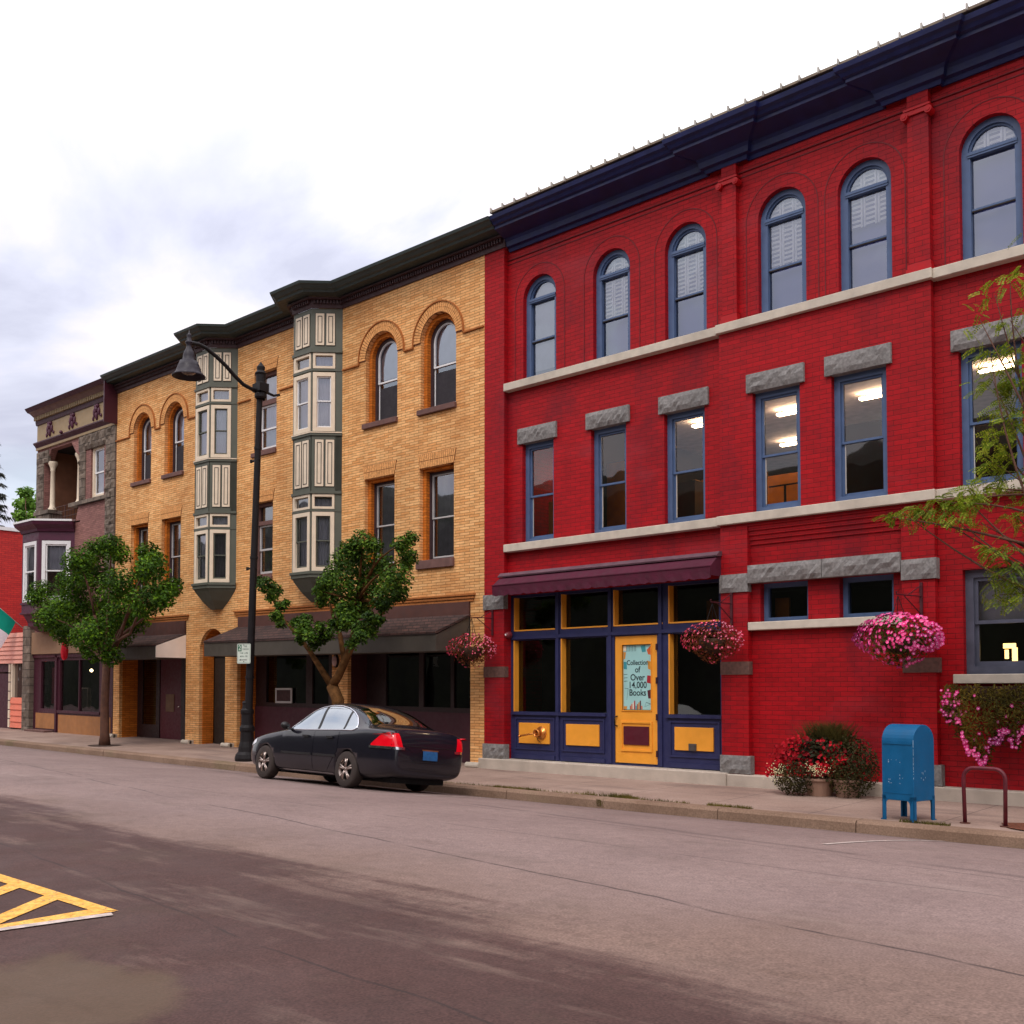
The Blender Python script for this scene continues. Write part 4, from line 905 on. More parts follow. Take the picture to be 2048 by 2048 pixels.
# darker strip along the near lane: boundary y = a + b x, edges broken by streaks
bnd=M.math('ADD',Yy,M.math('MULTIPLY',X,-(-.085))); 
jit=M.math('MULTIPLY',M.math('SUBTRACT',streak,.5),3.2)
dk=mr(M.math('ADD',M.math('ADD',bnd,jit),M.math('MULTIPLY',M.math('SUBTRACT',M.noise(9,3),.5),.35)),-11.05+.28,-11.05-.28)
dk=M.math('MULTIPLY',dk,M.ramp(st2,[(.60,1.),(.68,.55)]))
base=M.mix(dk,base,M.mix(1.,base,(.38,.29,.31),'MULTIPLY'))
dx_=M.math('DIVIDE',M.math('SUBTRACT',X,-4.95),.85); dy_=M.math('DIVIDE',M.math('SUBTRACT',Yy,-12.95),.55)
rr_=M.math('ADD',M.math('SQRT',M.math('ADD',M.math('MULTIPLY',dx_,dx_),M.math('MULTIPLY',dy_,dy_))),M.math('MULTIPLY',M.math('SUBTRACT',M.noise(2.2,4),.5),1.5))
base=M.mix(M.math('MULTIPLY',mr(rr_,1.2,.75),.55),base,(.150,.112,.075))
base=M.mix(M.ramp(M.noise(1.,5,sc=(.9,1.6,1),rough=.7),[(.55,0.),(.72,.32)]),base,(.10,.075,.06))
base=M.mix(M.ramp(M.noise(1.3,5,sc=(.25,1.4,1),rough=.7),[(.60,0.),(.74,.4)]),base,(.30,.23,.205))
# seams along the street
for yy,kk,wd,am in ((-10.06,-.156,.022,.7),(-7.13,-.19,.10,.33),(-7.4,-.19,.02,.5),(-3.35,0,.03,.35),(-3.75,0,.02,.4),(-12.2,-.1,.015,.6),(-7.9,-.04,.016,.55)):
    d=M.math('ABSOLUTE',M.math('ADD',M.math('SUBTRACT',M.math('SUBTRACT',Yy,yy),M.math('MULTIPLY',X,kk)),M.math('MULTIPLY',M.math('SUBTRACT',M.noise(.7,4),.5),.25)))
    base=M.mix(M.math('MULTIPLY',mr(d,wd,wd*.3),M.ramp(M.noise(1.1,3),[(.36,0.),(.5,am)])),base,(.03,.022,.024))
base=M.mix(M.math('MULTIPLY',mr(M.math('ADD',Yy,M.math('MULTIPLY',M.math('SUBTRACT',M.noise(.8,4),.5),1.6)),-8.6,-10.6),.9),base,M.mix(1.,base,(.76,.69,.60),'MULTIPLY'))  # vignette shading painted into the near road's colour, browner and darker
base=M.mix(M.ramp(M.noise(2.6,4,sc=(.7,1.6,1),rough=.6),[(.58,0.),(.70,.35)]),base,M.mix(1.,base,(.6,.56,.5),'MULTIPLY'))
# gutter dirt
base=M.mix(M.math('MULTIPLY',mr(Yy,-3.1,-2.65),.55),base,(.075,.062,.05))
M.bump(M.math('ADD',gr,M.math('MULTIPLY',gr2,.5)),.35,.006)
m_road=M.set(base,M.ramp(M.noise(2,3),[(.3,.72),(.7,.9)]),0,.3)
xs=[-900,-300,-120,-80]+[-60+2*i for i in range(36)]+[14,30,100,300]
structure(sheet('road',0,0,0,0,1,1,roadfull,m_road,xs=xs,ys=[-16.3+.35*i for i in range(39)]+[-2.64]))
m_far=plain('ground_soil',(96,92,80),.9,var=.2,scale=.5)
structure(sheet('ground',0,0,0,0,1,1,lambda x,y:-.35,m_far,xs=[-1200,-60,20,1200],ys=[-1200,-20,20,1200]))
M=Mat('sidewalk_concrete')
base=M.mix(M.ramp(M.noise(.9,5,rough=.65),[(.3,0.),(.7,1.)]),(.26,.175,.14),(.38,.27,.22))
base=M.mix(1.,base,M.ramp(M.noise(40,3),[(.3,.85),(.7,1.15)]),'MULTIPLY')
st=M.noise(1.,5,sc=(.5,2.5,1)); base=M.mix(M.ramp(st,[(.52,0.),(.66,.45)]),base,(.15,.105,.09))
sp=M.n('ShaderNodeSeparateXYZ'); M.l(M.pos(),sp.inputs[0])
fx=M.math('ABSOLUTE',M.math('SUBTRACT',M.math('FRACT',M.math('DIVIDE',sp.outputs[0],1.6)),.5))
n=M.n('ShaderNodeMapRange'); M.l(fx,n.inputs[0]); n.inputs[1].default_value=.492; n.inputs[2].default_value=.497
base=M.mix(M.math('MULTIPLY',n.outputs[0],.6),base,(.05,.04,.035))
fy=M.math('ABSOLUTE',M.math('SUBTRACT',sp.outputs[1],-1.30)); n=M.n('ShaderNodeMapRange'); M.l(fy,n.inputs[0]); n.inputs[1].default_value=.010; n.inputs[2].default_value=.004
base=M.mix(M.math('MULTIPLY',n.outputs[0],.55),base,(.05,.04,.035))
M.bump(M.noise(30,3),.2,.005); m_walk=M.set(base,.85,0,.25)
xs2=[-70+2*i for i in range(30)]+[-11+1*i for i in range(15)]
structure(sheet('sidewalk',0,0,0,0,1,1,lambda x,y:walkz(x,y),m_walk,xs=xs2,ys=[-2.42,-2,-1.3,-.6,.0,1.2]))
M=Mat('kerb_stone')
base=M.mix(M.ramp(M.noise(1.4,5),[(.3,0.),(.7,1.)]),(.20,.125,.085),(.29,.19,.135)); base=M.mix(1.,base,M.ramp(M.noise(50,2),[(.3,.8),(.7,1.2)]),'MULTIPLY')
base=M.mix(M.ramp(M.noise(.7,4),[(.55,0.),(.7,.6)]),base,(.09,.082,.03)); M.bump(M.noise(25,3),.4,.01); m_kerb=M.set(base,.85,0,.2)
kb=MB(); x=-70.
while x<4:
    L=1.95; x1=x+L-.012; gz0,gz1=g(x),g(x1); j=R.uniform(-.008,.008)
    for (a,b) in ((x,x1),):
        vs=[]
        for xx,gz in ((a,gz0),(b,gz1)):
            vs+=[(xx,-2.655+j,-.1+gz),(xx,-2.645+j,.115+gz),(xx,-2.62+j,.148+gz),(xx,-2.42,.154+gz),(xx,-2.42,-.1+gz)]
        kb.add(vs,[(0,5,6,1),(1,6,7,2),(2,7,8,3),(3,8,9,4),(0,1,2,3,4),(9,8,7,6,5)])
    x+=L
structure(kb.build('kerb',m_kerb))
# opposite side behind the camera
hv=[]; hn=[]
for j,(yy,zz) in enumerate(((-22.5,0.),(-24,8.5),(-26,13.5),(-32,16.),(-48,17.),(-70,10.),(-90,0.))):
    for i in range(61):
        x=-95+3*i; hv.append((x,yy+1.5*noise.noise(Vector((x*.1,j,0))),zz*(.85+.5*noise.noise(Vector((x*.06,j*.3,4))))+ (.8*noise.noise(Vector((x*.5,j,9))) if zz else -.4)))
mb=MB(); mb.add(hv,[(j*61+i,j*61+i+1,(j+1)*61+i+1,(j+1)*61+i) for j in range(6) for i in range(60)]); structure(mb.build('unseen_shade_ridge',plain('shade_ridge_dark',(36,40,26),.95,var=.5,scale=.8,bump=.5)))  # ridge added out of view to darken low facades and window reflections
structure(sheet('far_sidewalk',-60,20,-19,-16.3,20,2,lambda x,y:.2+g(x),m_walk))
# parking lines and hatch
m_wl=plain('worn_white_line',(182,166,158),.75,var=.3,scale=16,bump=.1)
M=Mat('yellow_road_paint'); nz=M.noise(18,4); c=M.mix(M.ramp(nz,[(.35,0.),(.65,1.)]),srgb((214,148,42)),srgb((240,184,84))); 
m_yl=M.set(M.mix(M.ramp(M.noise(35,3,rough=.7),[(.56,0.),(.64,.75)]),c,(.09,.07,.06)),.7)
def road_pt(x,y): return (x,y,roadfull(x,y)+.005)
def ray_road(px,py):
    d=pxdir(px,py); o=Vector(cam.location)
    t=.001
    lo,hi=0,.1
    for k in range(4000):
        t=k*2e-5*1.; p=o+d*t
        if p.z<roadfull(p.x,p.y): return p
    return o+d*t
def roadpoly(mb,pts,n=6,off=.005):
    # pts quad in plan; subdivided so it hugs the cambered road
    a,b,c,d=[Vector(p) for p in pts]; vs=[]
    for j in range(n+1):
        for i in range(n+1):
            u,v=i/n,j/n; p=a*(1-u)*(1-v)+b*u*(1-v)+c*u*v+d*(1-u)*v; vs.append((p.x,p.y,roadfull(p.x,p.y)+off))
    mb.add(vs,[(j*(n+1)+i,j*(n+1)+i+1,(j+1)*(n+1)+i+1,(j+1)*(n+1)+i) for j in range(n) for i in range(n)])
def LN(name,x,ya,yb_,w=.055):
    mb=MB(); roadpoly(mb,[(x-w/2,ya),(x+w/2,ya),(x+w/2,yb_),(x-w/2,yb_)],8); structure(mb.build(name,m_wl))
LN('parking_line',-4.55,-5.75,-2.75); LN('parking_line',-11.35,-4.75,-2.8); LN('parking_line',-18.6,-4.9,-2.9); LN('parking_line',-25.9,-4.9,-2.9)

mb=MB()
roadpoly(mb,[(-10.5,-11.90),(-6.42,-11.95),(-6.23,-11.85),(-10.5,-11.78)],16)
roadpoly(mb,[(-6.60,-13.0),(-6.50,-13.0),(-6.23,-11.87),(-6.42,-11.94)],10,.0055)
for x in (-7.08,-7.68,-8.28,-8.88,-9.5,-10.1):
    L=1.05 if x<-7.5 else .62
    roadpoly(mb,[(x+L*.73,-11.93-L),(x+L*.73+.17,-11.93-L),(x+.2,-11.93),(x,-11.93)],8,.006)
structure(mb.build('hatched_marking',m_yl))
mb=MB(); roadpoly(mb,[(-6.595,-13.0),(-6.52,-13.0),(-6.14,-11.93),(-6.215,-11.905)],10,.0075); structure(mb.build('white_edge_line',m_wl))
# mulch bed round the tree at the right
mb=MB(); vs=[(-3.55+.62*math.cos(t)*(1+.1*math.sin(5*t)),-1.95+.42*math.sin(t)*(1+.1*math.sin(3*t)),walkz(-3.5,-2)+.008) for t in [2*math.pi*i/28 for i in range(28)]]
mb.add(vs,[tuple(range(28))]); structure(mb.build('mulch_bed',plain('brown_mulch',(112,62,40),.95,var=.5,scale=30,bump=.8)))
for (tx,ty) in ((-26.77,-1.82),(-16.85,-1.8)):
    mb=MB(); vs=[(tx+.5*math.cos(t),ty+.4*math.sin(t),walkz(tx,ty)+.008) for t in [2*math.pi*i/24 for i in range(24)]]; mb.add(vs,[tuple(range(24))]); structure(mb.build('tree_pit',plain('dark_soil',(70,50,40),.95,var=.4,scale=20)))
# weeds in the kerb joint
m_weed=leafmat('weed_blades',(74,70,30),(110,104,48),trans=.1)
mb=MB()
for k in range(2600):
    x=R.choice([R.uniform(-13.2,-9.9),R.uniform(-10.2,-8.2),R.uniform(-7.9,-7.2),R.uniform(-5.2,-4.6),R.uniform(-12.0,-11.0),R.uniform(-9.6,-9.1)]); y=-2.42+R.gauss(0,.018); h=R.uniform(.015,.055)*(1.6 if -10.1<x<-9.2 else 1); z=.152+g(x); dx,dy=R.uniform(-.03,.03),R.uniform(-.03,.02)
    mb.add([(x-.004,y,z),(x+.004,y,z),(x+dx,y+dy,z+h)],[(0,1,2)])
for k in range(90):
    x=-9.62+R.gauss(0,.03); y=-2.66+R.uniform(-.01,.02); z=R.uniform(.02,.12); mb.add([(x-.005,y,z),(x+.005,y,z),(x+R.uniform(-.03,.03),y-R.uniform(.0,.03),z+R.uniform(.0,.05))],[(0,1,2)])
stuff(mb.build('weeds',m_weed))
# ================================================================== STREET LAMP
lx,ly,lz=-19.72,-2.08,walkz(-19.7,-2.08)
lp=thing('street_lamp',(lx,ly,lz),'tall black street lamp with a curved arm and bell shaped shade hanging over the road','street lamp')
lean=lambda z:lx+.40*(z-lz)/8.7
mb=MB(); mb.tube([(lean(z),ly,z) for z in (lz+.9,3,5,7,8.15)],[.088,.082,.076,.068,.064],14)
for z,r in ((6.98,.082),(4.6,.09),(2.0,.10)): mb.cyl((lean(z)-.0,ly,z),(lean(z),ly,z+.05),r,n=14)
for z in (6.75,4.4): mb.tube([(lean(z)-.22,ly,z),(lean(z)+.1,ly,z)],.02,6); mb.cyl((lean(z)-.24,ly,z-.03),(lean(z)-.24,ly,z+.04),.03,n=8)
mb.build('pole',m_blk,lp,smooth=False)
mb=MB(); mb.lathe([(.02,0),(.25,0),(.26,.06),(.24,.14),(.19,.2),(.18,.3),(.15,.42),(.14,.62),(.16,.66),(.16,.72),(.13,.78),(.125,1.0),(.14,1.04),(.14,1.1),(.11,1.14),(.10,1.22),(.115,1.26),(.09,1.3)],(lx,ly,lz),18); mb.build('base',m_blk,lp,smooth=False)
ax=-19.34
mb=MB(); mb.lathe([(.10,8.1),(.13,8.14),(.13,8.2),(.11,8.24),(.12,8.42),(.10,8.46),(.105,8.62),(.13,8.66),(.08,8.72),(.09,8.80),(.03,8.88),(.005,8.92)],(ax+.02,ly,-.03),14)
mb.box(ax-.12,ax+.16,ly-.12,ly+.12,8.22,8.40)
mb.tube([(ax,ly,8.28),(ax,ly+.35,8.22),(ax,ly+.5,8.27)],.03,6)
mb.build('pole_cap',m_blk,lp)
mb=MB(); mb.tube([(ax,-2.1,8.24),(ax,-2.3,8.25),(ax,-2.50,8.30),(ax,-2.72,8.44),(ax,-2.95,8.62),(ax,-3.18,8.76),(ax,-3.40,8.87),(ax,-3.58,8.91),(ax,-3.72,8.90),(ax,-3.80,8.86)],.042,10); mb.build('arm',m_blk,lp,smooth=True)
hy=-3.80
mb=MB(); mb.lathe([(.335,8.185),(.338,8.20),(.262,8.255),(.248,8.33),(.205,8.42),(.145,8.51),(.125,8.535),(.118,8.60),(.112,8.66),(.088,8.72),(.066,8.76),(.052,8.80),(.052,8.85),(.075,8.88),(.075,8.91),(.047,8.94),(.042,9.02),(.052,9.05),(.03,9.07),(.015,9.09),(.004,9.17)],(ax,hy,0),24)
mb.lathe([(.325,8.20),(.24,8.30),(.22,8.4),(.18,8.5),(.004,8.52)],(ax,hy,0),24)
mb.build('shade',plain('dark_lamp_shade',(34,28,38),.5,var=.15,spec=.35),lp,smooth=True)
mb=MB(); mb.lathe([(.004,8.22),(.10,8.235),(.17,8.27),(.18,8.31)],(ax,hy,0),18); mb.build('lens',plain('lamp_lens',(96,84,88),.2,spec=.7),lp,smooth=True)
# parking sign
an=math.radians(27); sgx,sgy,sgz=-19.60,-2.26,2.535
sg=thing('parking_sign',(sgx,sgy,sgz-.215),'small white and green two hour parking sign strapped to the street lamp pole','parking sign')
def sgp(u,v,d=0.): return (sgx+u*math.cos(an)+d*math.sin(an),sgy+u*math.sin(an)-d*math.cos(an),sgz+v)
m_sw=plain('sign_white',(206,216,204),.5,var=.05); m_sg=plain('sign_green',(16,96,66),.5,var=.05); m_si=plain('sign_ink',(66,96,80),.6); m_sk=plain('sign_black',(60,58,56),.6)
def rrect(w,h,r,n=5):
    o=[]
    for cx_,cy_,a0 in ((w-r,-h+r,-90),(w-r,h-r,0),(-w+r,h-r,90),(-w+r,-h+r,180)):
        for i in range(n+1): t=math.radians(a0+90*i/n); o.append((cx_+r*math.cos(t),cy_+r*math.sin(t)))
    return o
pl=rrect(.162,.215,.03); mb=MB(); n=len(pl); mb.add([sgp(u,v,0) for u,v in pl]+[sgp(u,v,-.006) for u,v in pl],[tuple(range(n)),tuple(range(2*n-1,n-1,-1))]+[(i,i+n,(i+1)%n+n,(i+1)%n) for i in range(n)]); mb.build('panel',m_sw,sg)
ro=rrect(.150,.203,.022); ri=rrect(.145,.198,.019); mb=MB(); mb.add([sgp(u,v,.001) for u,v in ro]+[sgp(u,v,.001) for u,v in ri],[(i,(i+1)%n,(i+1)%n+n,i+n) for i in range(n)]); mb.build('border',m_si,sg)
mb=MB(); mb.add([sgp(u,v,.0015) for u,v in ((-.14,.05),(-.055,.05),(-.055,.19),(-.14,.19))],[(0,1,2,3)]); mb.build('green_block',m_sg,sg)
def sgt(s_,u,v,size,mat,dd=.002):
    Mx=Matrix.Translation(sgp(u,v,dd))@Matrix.Rotation(an,4,'Z')@FACE; text(s_,size,mat,'lettering',sg,Mx,sx=.85)
sgt('2',-.098,.12,.15,m_sw,.003); sgt('HR',.045,.155,.055,m_si); sgt('PARKING',.045,.095,.042,m_si); sgt('9 AM   6 PM',.0,.01,.044,m_si); sgt('MON - FRI',.0,-.06,.046,m_si)
mb=MB(); mb.add([sgp(u,v,.002) for u,v in ((-.075,-.142),(.075,-.142),(.075,-.128),(-.075,-.128))],[(0,1,2,3)]); mb.add([sgp(u,v,.002) for u,v in ((-.11,-.135),(-.07,-.155),(-.07,-.115))],[(0,1,2)]); mb.build('arrow',m_sk,sg)
mb=MB(); mb.cyl(sgp(0,-.175,-.002),sgp(0,-.175,.006),.008,n=8); mb.cyl(sgp(0,.19,-.002),sgp(0,.19,.006),.008,n=8); mb.cyl(sgp(0,-.17,-.15),sgp(0,-.17,0),.012,n=6); mb.cyl(sgp(0,.17,-.15),sgp(0,.17,0),.012,n=6); mb.build('bolt',m_blk,sg)
# ================================================================== MAILBOX
m_mb=plain('mailbox_blue',(0,88,134),.5,var=.1,scale=5,spec=.3); m_chip=plain('paint_chip',(150,176,196),.6)
bz=walkz(-5.2,-2.17)
mx=thing('mailbox',(-5.19,-2.17,bz),'blue rounded top street mailbox on four legs with chipped paint and no lettering','mailbox')
T=((-5.19,-2.17,bz),math.radians(-13)); w,d=.222,.212
arcp=[(-d,0.0)]+[(-d+ d*(1-math.cos(t)),.0+.20*math.sin(t)) for t in [math.pi*i/14 for i in range(15)]]
mb=MB().frame(*T); z0,z1=.245,.965; prof=[(-d,z0),(d,z0)]+[(d*math.cos(t),z1+.205*math.sin(t)) for t in [math.pi*i/16 for i in range(17)]]
mb.prismx(prof,-w,w); mb.build('body',m_mb,mx,bevel=.008,seg=2)
mb=MB().frame(*T)
for x in (-w,w):
    s=1 if x>0 else -1
    mb.prismx([(-d-.004,z0-.002),(d+.004,z0-.002)]+[((d+.004)*math.cos(t),z1+.209*math.sin(t)) for t in [math.pi*i/16 for i in range(17)]]+[(-d-.004,z0)]+[(-d+.012,z0+.012)]+[((d-.012)*math.cos(t),z1+.193*math.sin(t)) for t in [math.pi*(16-i)/16 for i in range(17)]]+[(d-.012,z0+.012),(-d+.012,z0+.012)],x-.004,x+.004) if False else None
mb.box(-w+.02,w-.02,-d-.008,-d,.93,.955); mb.box(-w+.03,w-.03,-d-.004,-d,.33,.34)
mb.build('door_seam',m_mb,mx)
mb=MB().frame(*T)
for sx in (-1,1):
    for sy in (-1,1):
        x=sx*(w-.0); y=sy*(d-.0); L=MB().frame(*T)
        L.box(min(x,x-sx*.055),max(x,x-sx*.055),min(y,y-sy*.008),max(y,y-sy*.008),0,.30); L.box(min(x,x-sx*.008),max(x,x-sx*.008),min(y,y-sy*.055),max(y,y-sy*.055),0,.30)
        # curved gusset
        L.prism([(x,.30),(x-sx*.055,.18),(x-sx*.062,.225),(x-sx*.09,.25)] if sx>0 else [(x,.30),(x+.09,.25),(x+.062,.225),(x+.055,.18)],y-.004 if sy>0 else y,y if sy>0 else y+.004)
        L.box(x-.03 if sx>0 else x-.012,x+.012 if sx>0 else x+.03,y-.03 if sy>0 else y-.012,y+.012 if sy>0 else y+.03,0,.012)
        L.build('leg',m_mb,mx)
mb=MB().frame(*T)
for k in range(46):
    if k<26: x,y=w+.0035,-d-.0035; z=R.uniform(.5,.97); mb.box(x-.004,x,y,y+.004,z,z+R.uniform(.005,.03))
    elif k<40: x=R.choice([-.13,-.11,-.02,.03,.07,-.09]); z=R.choice([.72,.70,.56,.45,.50])+R.uniform(-.02,.02); mb.box(x,x+R.uniform(.004,.012),-d-.0015,-d,z,z+R.uniform(.004,.02))
    else: y=R.uniform(-.07,.03); z=R.uniform(.47,.6); mb.box(w,w+.0015,y,y+.006,z,z+R.uniform(.005,.03))
stuff(mb.build('paint_chips',m_chip,mx))
# ================================================================== BIKE RACK
rk=thing('bike_rack',(-4.31,-2.1,.158),'single inverted U shaped rusty maroon bike rack beside the mailbox','bike rack')
pts=[(-4.545,-2.085,.158),(-4.555,-2.09,.66)]+[(-4.555+.12-.12*math.cos(t),-2.09,.70+.125*math.sin(t)+.0) for t in [math.pi/2*i/6 for i in range(1,7)]]+[(-4.075-.12+.12*math.sin(t),-2.10,.70+.125*math.cos(t)) for t in [math.pi/2*i/6 for i in range(0,7)]]+[(-4.075,-2.105,.66),(-4.08,-2.11,.158)]
mb=MB(); mb.tube(pts,.0235,10); mb.build('hoop',plain('maroon_rack_paint',(96,26,38),.45,var=.35,scale=12,spec=.5),rk,smooth=True)
for x,y in ((-4.545,-2.085),(-4.08,-2.11)): mb=MB(); mb.cyl((x,y,.158),(x,y,.17),.06,n=14); mb.build('foot_plate',plain('rust_plate',(92,52,40),.7),rk)
# ================================================================== IRISH FLAG
fx=-36.8
fl=thing('tricolour_flag',(fx,.1,3.8),'green, white and orange flag hanging from a slanted pole over the pink shop','flag')
a=Vector((fx,.12,3.90)); dv=Vector((0,-.8,.655)).normalized()
mb=MB(); mb.tube([a,a+dv*2.0],.018,8); mb.sphere(a+dv*2.02,.035,6); mb.build('pole',plain('pale_pole',(220,206,200),.4),fl,smooth=True)
s0,s1=.28,1.75; fd=Vector((-.10,-.50,-1.0)).normalized(); FL=1.55
for k,(nm,c) in enumerate((('green_stripe',(0,150,128)),('white_stripe',(232,224,230)),('orange_stripe',(250,88,24)))):
    vs=[];nu,nv=14,16
    for j in range(nv+1):
        for i in range(nu+1):
            u=i/nu; v=(k+j/nv)/3; p=a+dv*(s0+(s1-s0)*u)+fd*(v*FL)
            p.x+=.09*math.sin(u*9+v*2)*(.3+v)+.05*math.sin(v*7+u*3); p.z-=.05*v*math.sin(u*5); vs.append(tuple(p))
    mb=MB(); mb.add(vs,[(j*(nu+1)+i,j*(nu+1)+i+1,(j+1)*(nu+1)+i+1,(j+1)*(nu+1)+i) for j in range(nv) for i in range(nu)])
    M=Mat('flag_'+nm); M.set(srgb(c),.8); t=M.n('ShaderNodeBsdfTranslucent'); t.inputs[0].default_value=(*srgb(c),1); q=M.n('ShaderNodeMixShader'); q.inputs[0].default_value=.35; M.l(M.p.outputs[0],q.inputs[1]); M.l(t.outputs[0],q.inputs[2]); M.l(q.outputs[0],M.o.inputs[0])
    mb.build(nm,M.m,fl,smooth=True)
# red furled banner
rbn=thing('red_banner',(-31.5,-.8,2.7),'furled bright red cloth banner hanging under the leafy street tree by the tan sign band','banner')
vs=[];n=16
for z,r in ((3.36,.03),(3.30,.08),(3.15,.11),(3.0,.14),(2.9,.15),(2.8,.14),(2.72,.12),(2.66,.05)):
    for k in range(n): t=2*math.pi*k/n; q=r*(1+.18*math.sin(5*t+z*9)); vs.append((-31.5+q*math.cos(t)*.9+.03*math.sin(z*5),-.8+q*math.sin(t)*.6,z))
mb=MB(); mb.add(vs,[(i*n+k,i*n+(k+1)%n,(i+1)*n+(k+1)%n,(i+1)*n+k) for i in range(7) for k in range(n)]+[tuple(range(n)),tuple(range(8*n-1,7*n-1,-1))]); mb.build('cloth',plain('bright_red_cloth',(206,0,34),.8,var=.1),rbn,smooth=True)
mb=MB(); mb.tube([(-31.5,-.04,3.5),(-31.5,-.8,3.36),(-31.5,-.8,3.28)],.012,6); mb.sphere((-31.5,-.86,3.4),.03,6); mb.build('bracket',m_blk,rbn)
# ================================================================== CAR
def car():
    K=.861
    M=Mat('car_paint'); nz=M.noise(2.5,2); M.set(M.mix(nz,(.007,.007,.012),(.011,.010,.017)),.2,0,.35); M.p.inputs['Coat Weight'].default_value=.5; M.p.inputs['Coat Roughness'].default_value=.03; m_p=M.m
    m_tyre=plain('tyre_rubber',(52,42,38),.85,var=.15,scale=10); m_rim=plain('alloy_silver',(176,160,152),.28,metal=.8,var=.08); m_ch=plain('chrome',(228,232,240),.12,metal=1.,var=.02); m_bk=plain('black_plastic',(20,18,20),.5)
    gcar=glass('car_glass',.40,(.86,.95,1.),body=(30,44,54)); m_well=plain('wheel_well',(10,9,9),.9)
    root=thing('parked_car',(-13.1-3.79*K-.0,-4.4,0),'dark blue-black four door saloon parked at the kerb, seen from its left rear','car')
    yaw=math.radians(-3.3); roll=math.radians(-6.0)
    # rear-left contact at local (3.79,-.80,0) must fall on (-13.1,-4.56,road)
    Rm=Matrix.Rotation(yaw,4,'Z')@Matrix.Rotation(roll,4,'X')
    c=Rm@(Vector((3.79,-.80,0))*K); tgt=Vector((-13.1,-4.58,roadfull(-13.1,-4.58)+.004)); root.location=tgt-c; root.rotation_euler=Rm.to_euler(); root.scale=(K,K,K)
    def bl(mb,nm,mat,par=None,smooth=True,base=False):
        me=bpy.data.meshes.new(nm); me.from_pydata(mb.v,[],mb.f); me.materials.append(mat)
        if smooth: me.polygons.foreach_set('use_smooth',[True]*len(me.polygons))
        o=bpy.data.objects.new(nm,me); C.objects.link(o); o.parent=par or root; return o
    st=[(.03,.60,.34,.56,.58),(.08,.74,.26,.63,.67),(.22,.84,.20,.71,.78),(.55,.895,.18,.79,.875),(.98,.915,.17,.85,.94),(1.35,.925,.17,.89,.985),(1.60,.925,.17,.915,1.02),(1.72,.925,.17,.925,1.075),(2.05,.925,.17,.94,1.285),(2.40,.925,.17,.95,1.425),(2.78,.925,.17,.96,1.48),(3.15,.925,.17,.97,1.485),(3.50,.925,.17,.985,1.445),(3.85,.92,.17,1.0,1.345),(4.15,.915,.18,1.01,1.215),(4.36,.91,.19,1.015,1.125),(4.48,.905,.20,1.015,1.105),(4.72,.89,.22,1.005,1.10),(4.92,.86,.25,.985,1.085),(4.98,.84,.27,.96,1.03),(5.03,.82,.28,.90,.93),(5.06,.78,.30,.78,.80),(5.08,.70,.34,.66,.68)]
    zz=lambda z: z+max(0,z-.6)*.14
    xx=lambda x: x if x>.9 else .9-(.9-x)*.85
    st=[(xx(a),b,c_,zz(d),zz(e)) for a,b,c_,d,e in st]
    vs=[];n=None
    for (x,w,zb,bt,tp) in st:
        h=tp-bt; f=min(1,max(0,(h-.1)/.35))
        wf=[(.95*(1-f)+.915*f),(.86*(1-f)+.82*f),(.66*(1-f)+.735*f),(.36*(1-f)+.52*f),0]; zf=[.18*(1-f)+.05*f,.6*(1-f)+.5*f,.88*(1-f)+.85*f,.97,1]
        half=[(0,zb),(.75*w,zb),(.96*w,zb+.07*(1 if bt>.6 else .4)),(w,zb+(bt-zb)*.45),(.995*w,zb+(bt-zb)*.8),(.97*w,bt)]+[(wf[i]*w,bt+zf[i]*h) for i in range(5)]
        pts=[(x,-y,z) for y,z in half]+[(x,y,z) for y,z in half[-2:0:-1]]; n=len(pts); vs+=pts
    m=len(st); fs=[(i*n+k,(i+1)*n+k,(i+1)*n+(k+1)%n,i*n+(k+1)%n) for i in range(m-1) for k in range(n)]+[tuple(range(n)),tuple(range(m*n-1,(m-1)*n-1,-1))]
    mb=MB(); mb.v=vs; mb.f=fs; body=bl(mb,'body',m_p); body.parent=None
    s=body.modifiers.new('s','SUBSURF'); s.levels=2; s.render_levels=2
    cut=[]
    for x in (.98,3.79):
        for sy in (-1,1):
            q=MB(); q.cyl((x,sy*.62,.33),(x,sy*1.2,.33),.375,n=40); o=bl(q,'c',m_well); o.parent=None; cut.append(o)
            b=body.modifiers.new('b','BOOLEAN'); b.object=o; b.operation='DIFFERENCE'; b.solver='EXACT'
    bpy.context.view_layer.update(); dg=bpy.context.evaluated_depsgraph_get(); dg.update(); me=bpy.data.meshes.new_from_object(body.evaluated_get(dg))
    body.modifiers.clear(); body.data=me; body.parent=root; me.name='body'
    for o in cut: bpy.data.objects.remove(o)
    bm=bmesh.new(); bm.from_mesh(me); bv=BVHTree.FromBMesh(bm); bm.free()
    def side(x,z,s,off=.004):
        z=zz(z); x=xx(x)
        h=bv.ray_cast(Vector((x,s*3,z)),Vector((0,-s,0)))
        if h[0] is None: return Vector((x,s*.9,z))
        return Vector((x,h[0].y+s*off,z))
    def sidepatch(x0,x1,top,bot,s,nx=16,nz=6,off=.004):
        q=MB(); v=[]
        for j in range(nz+1):
            for i in range(nx+1):
                x=x0+(x1-x0)*i/nx; zt,zb=top(x),bot(x); z=zb+(zt-zb)*j/nz; v.append(tuple(side(x,z,s,off)))
        q.add(v,[(j*(nx+1)+i,j*(nx+1)+i+1,(j+1)*(nx+1)+i+1,(j+1)*(nx+1)+i) for j in range(nz) for i in range(nx)]); return q
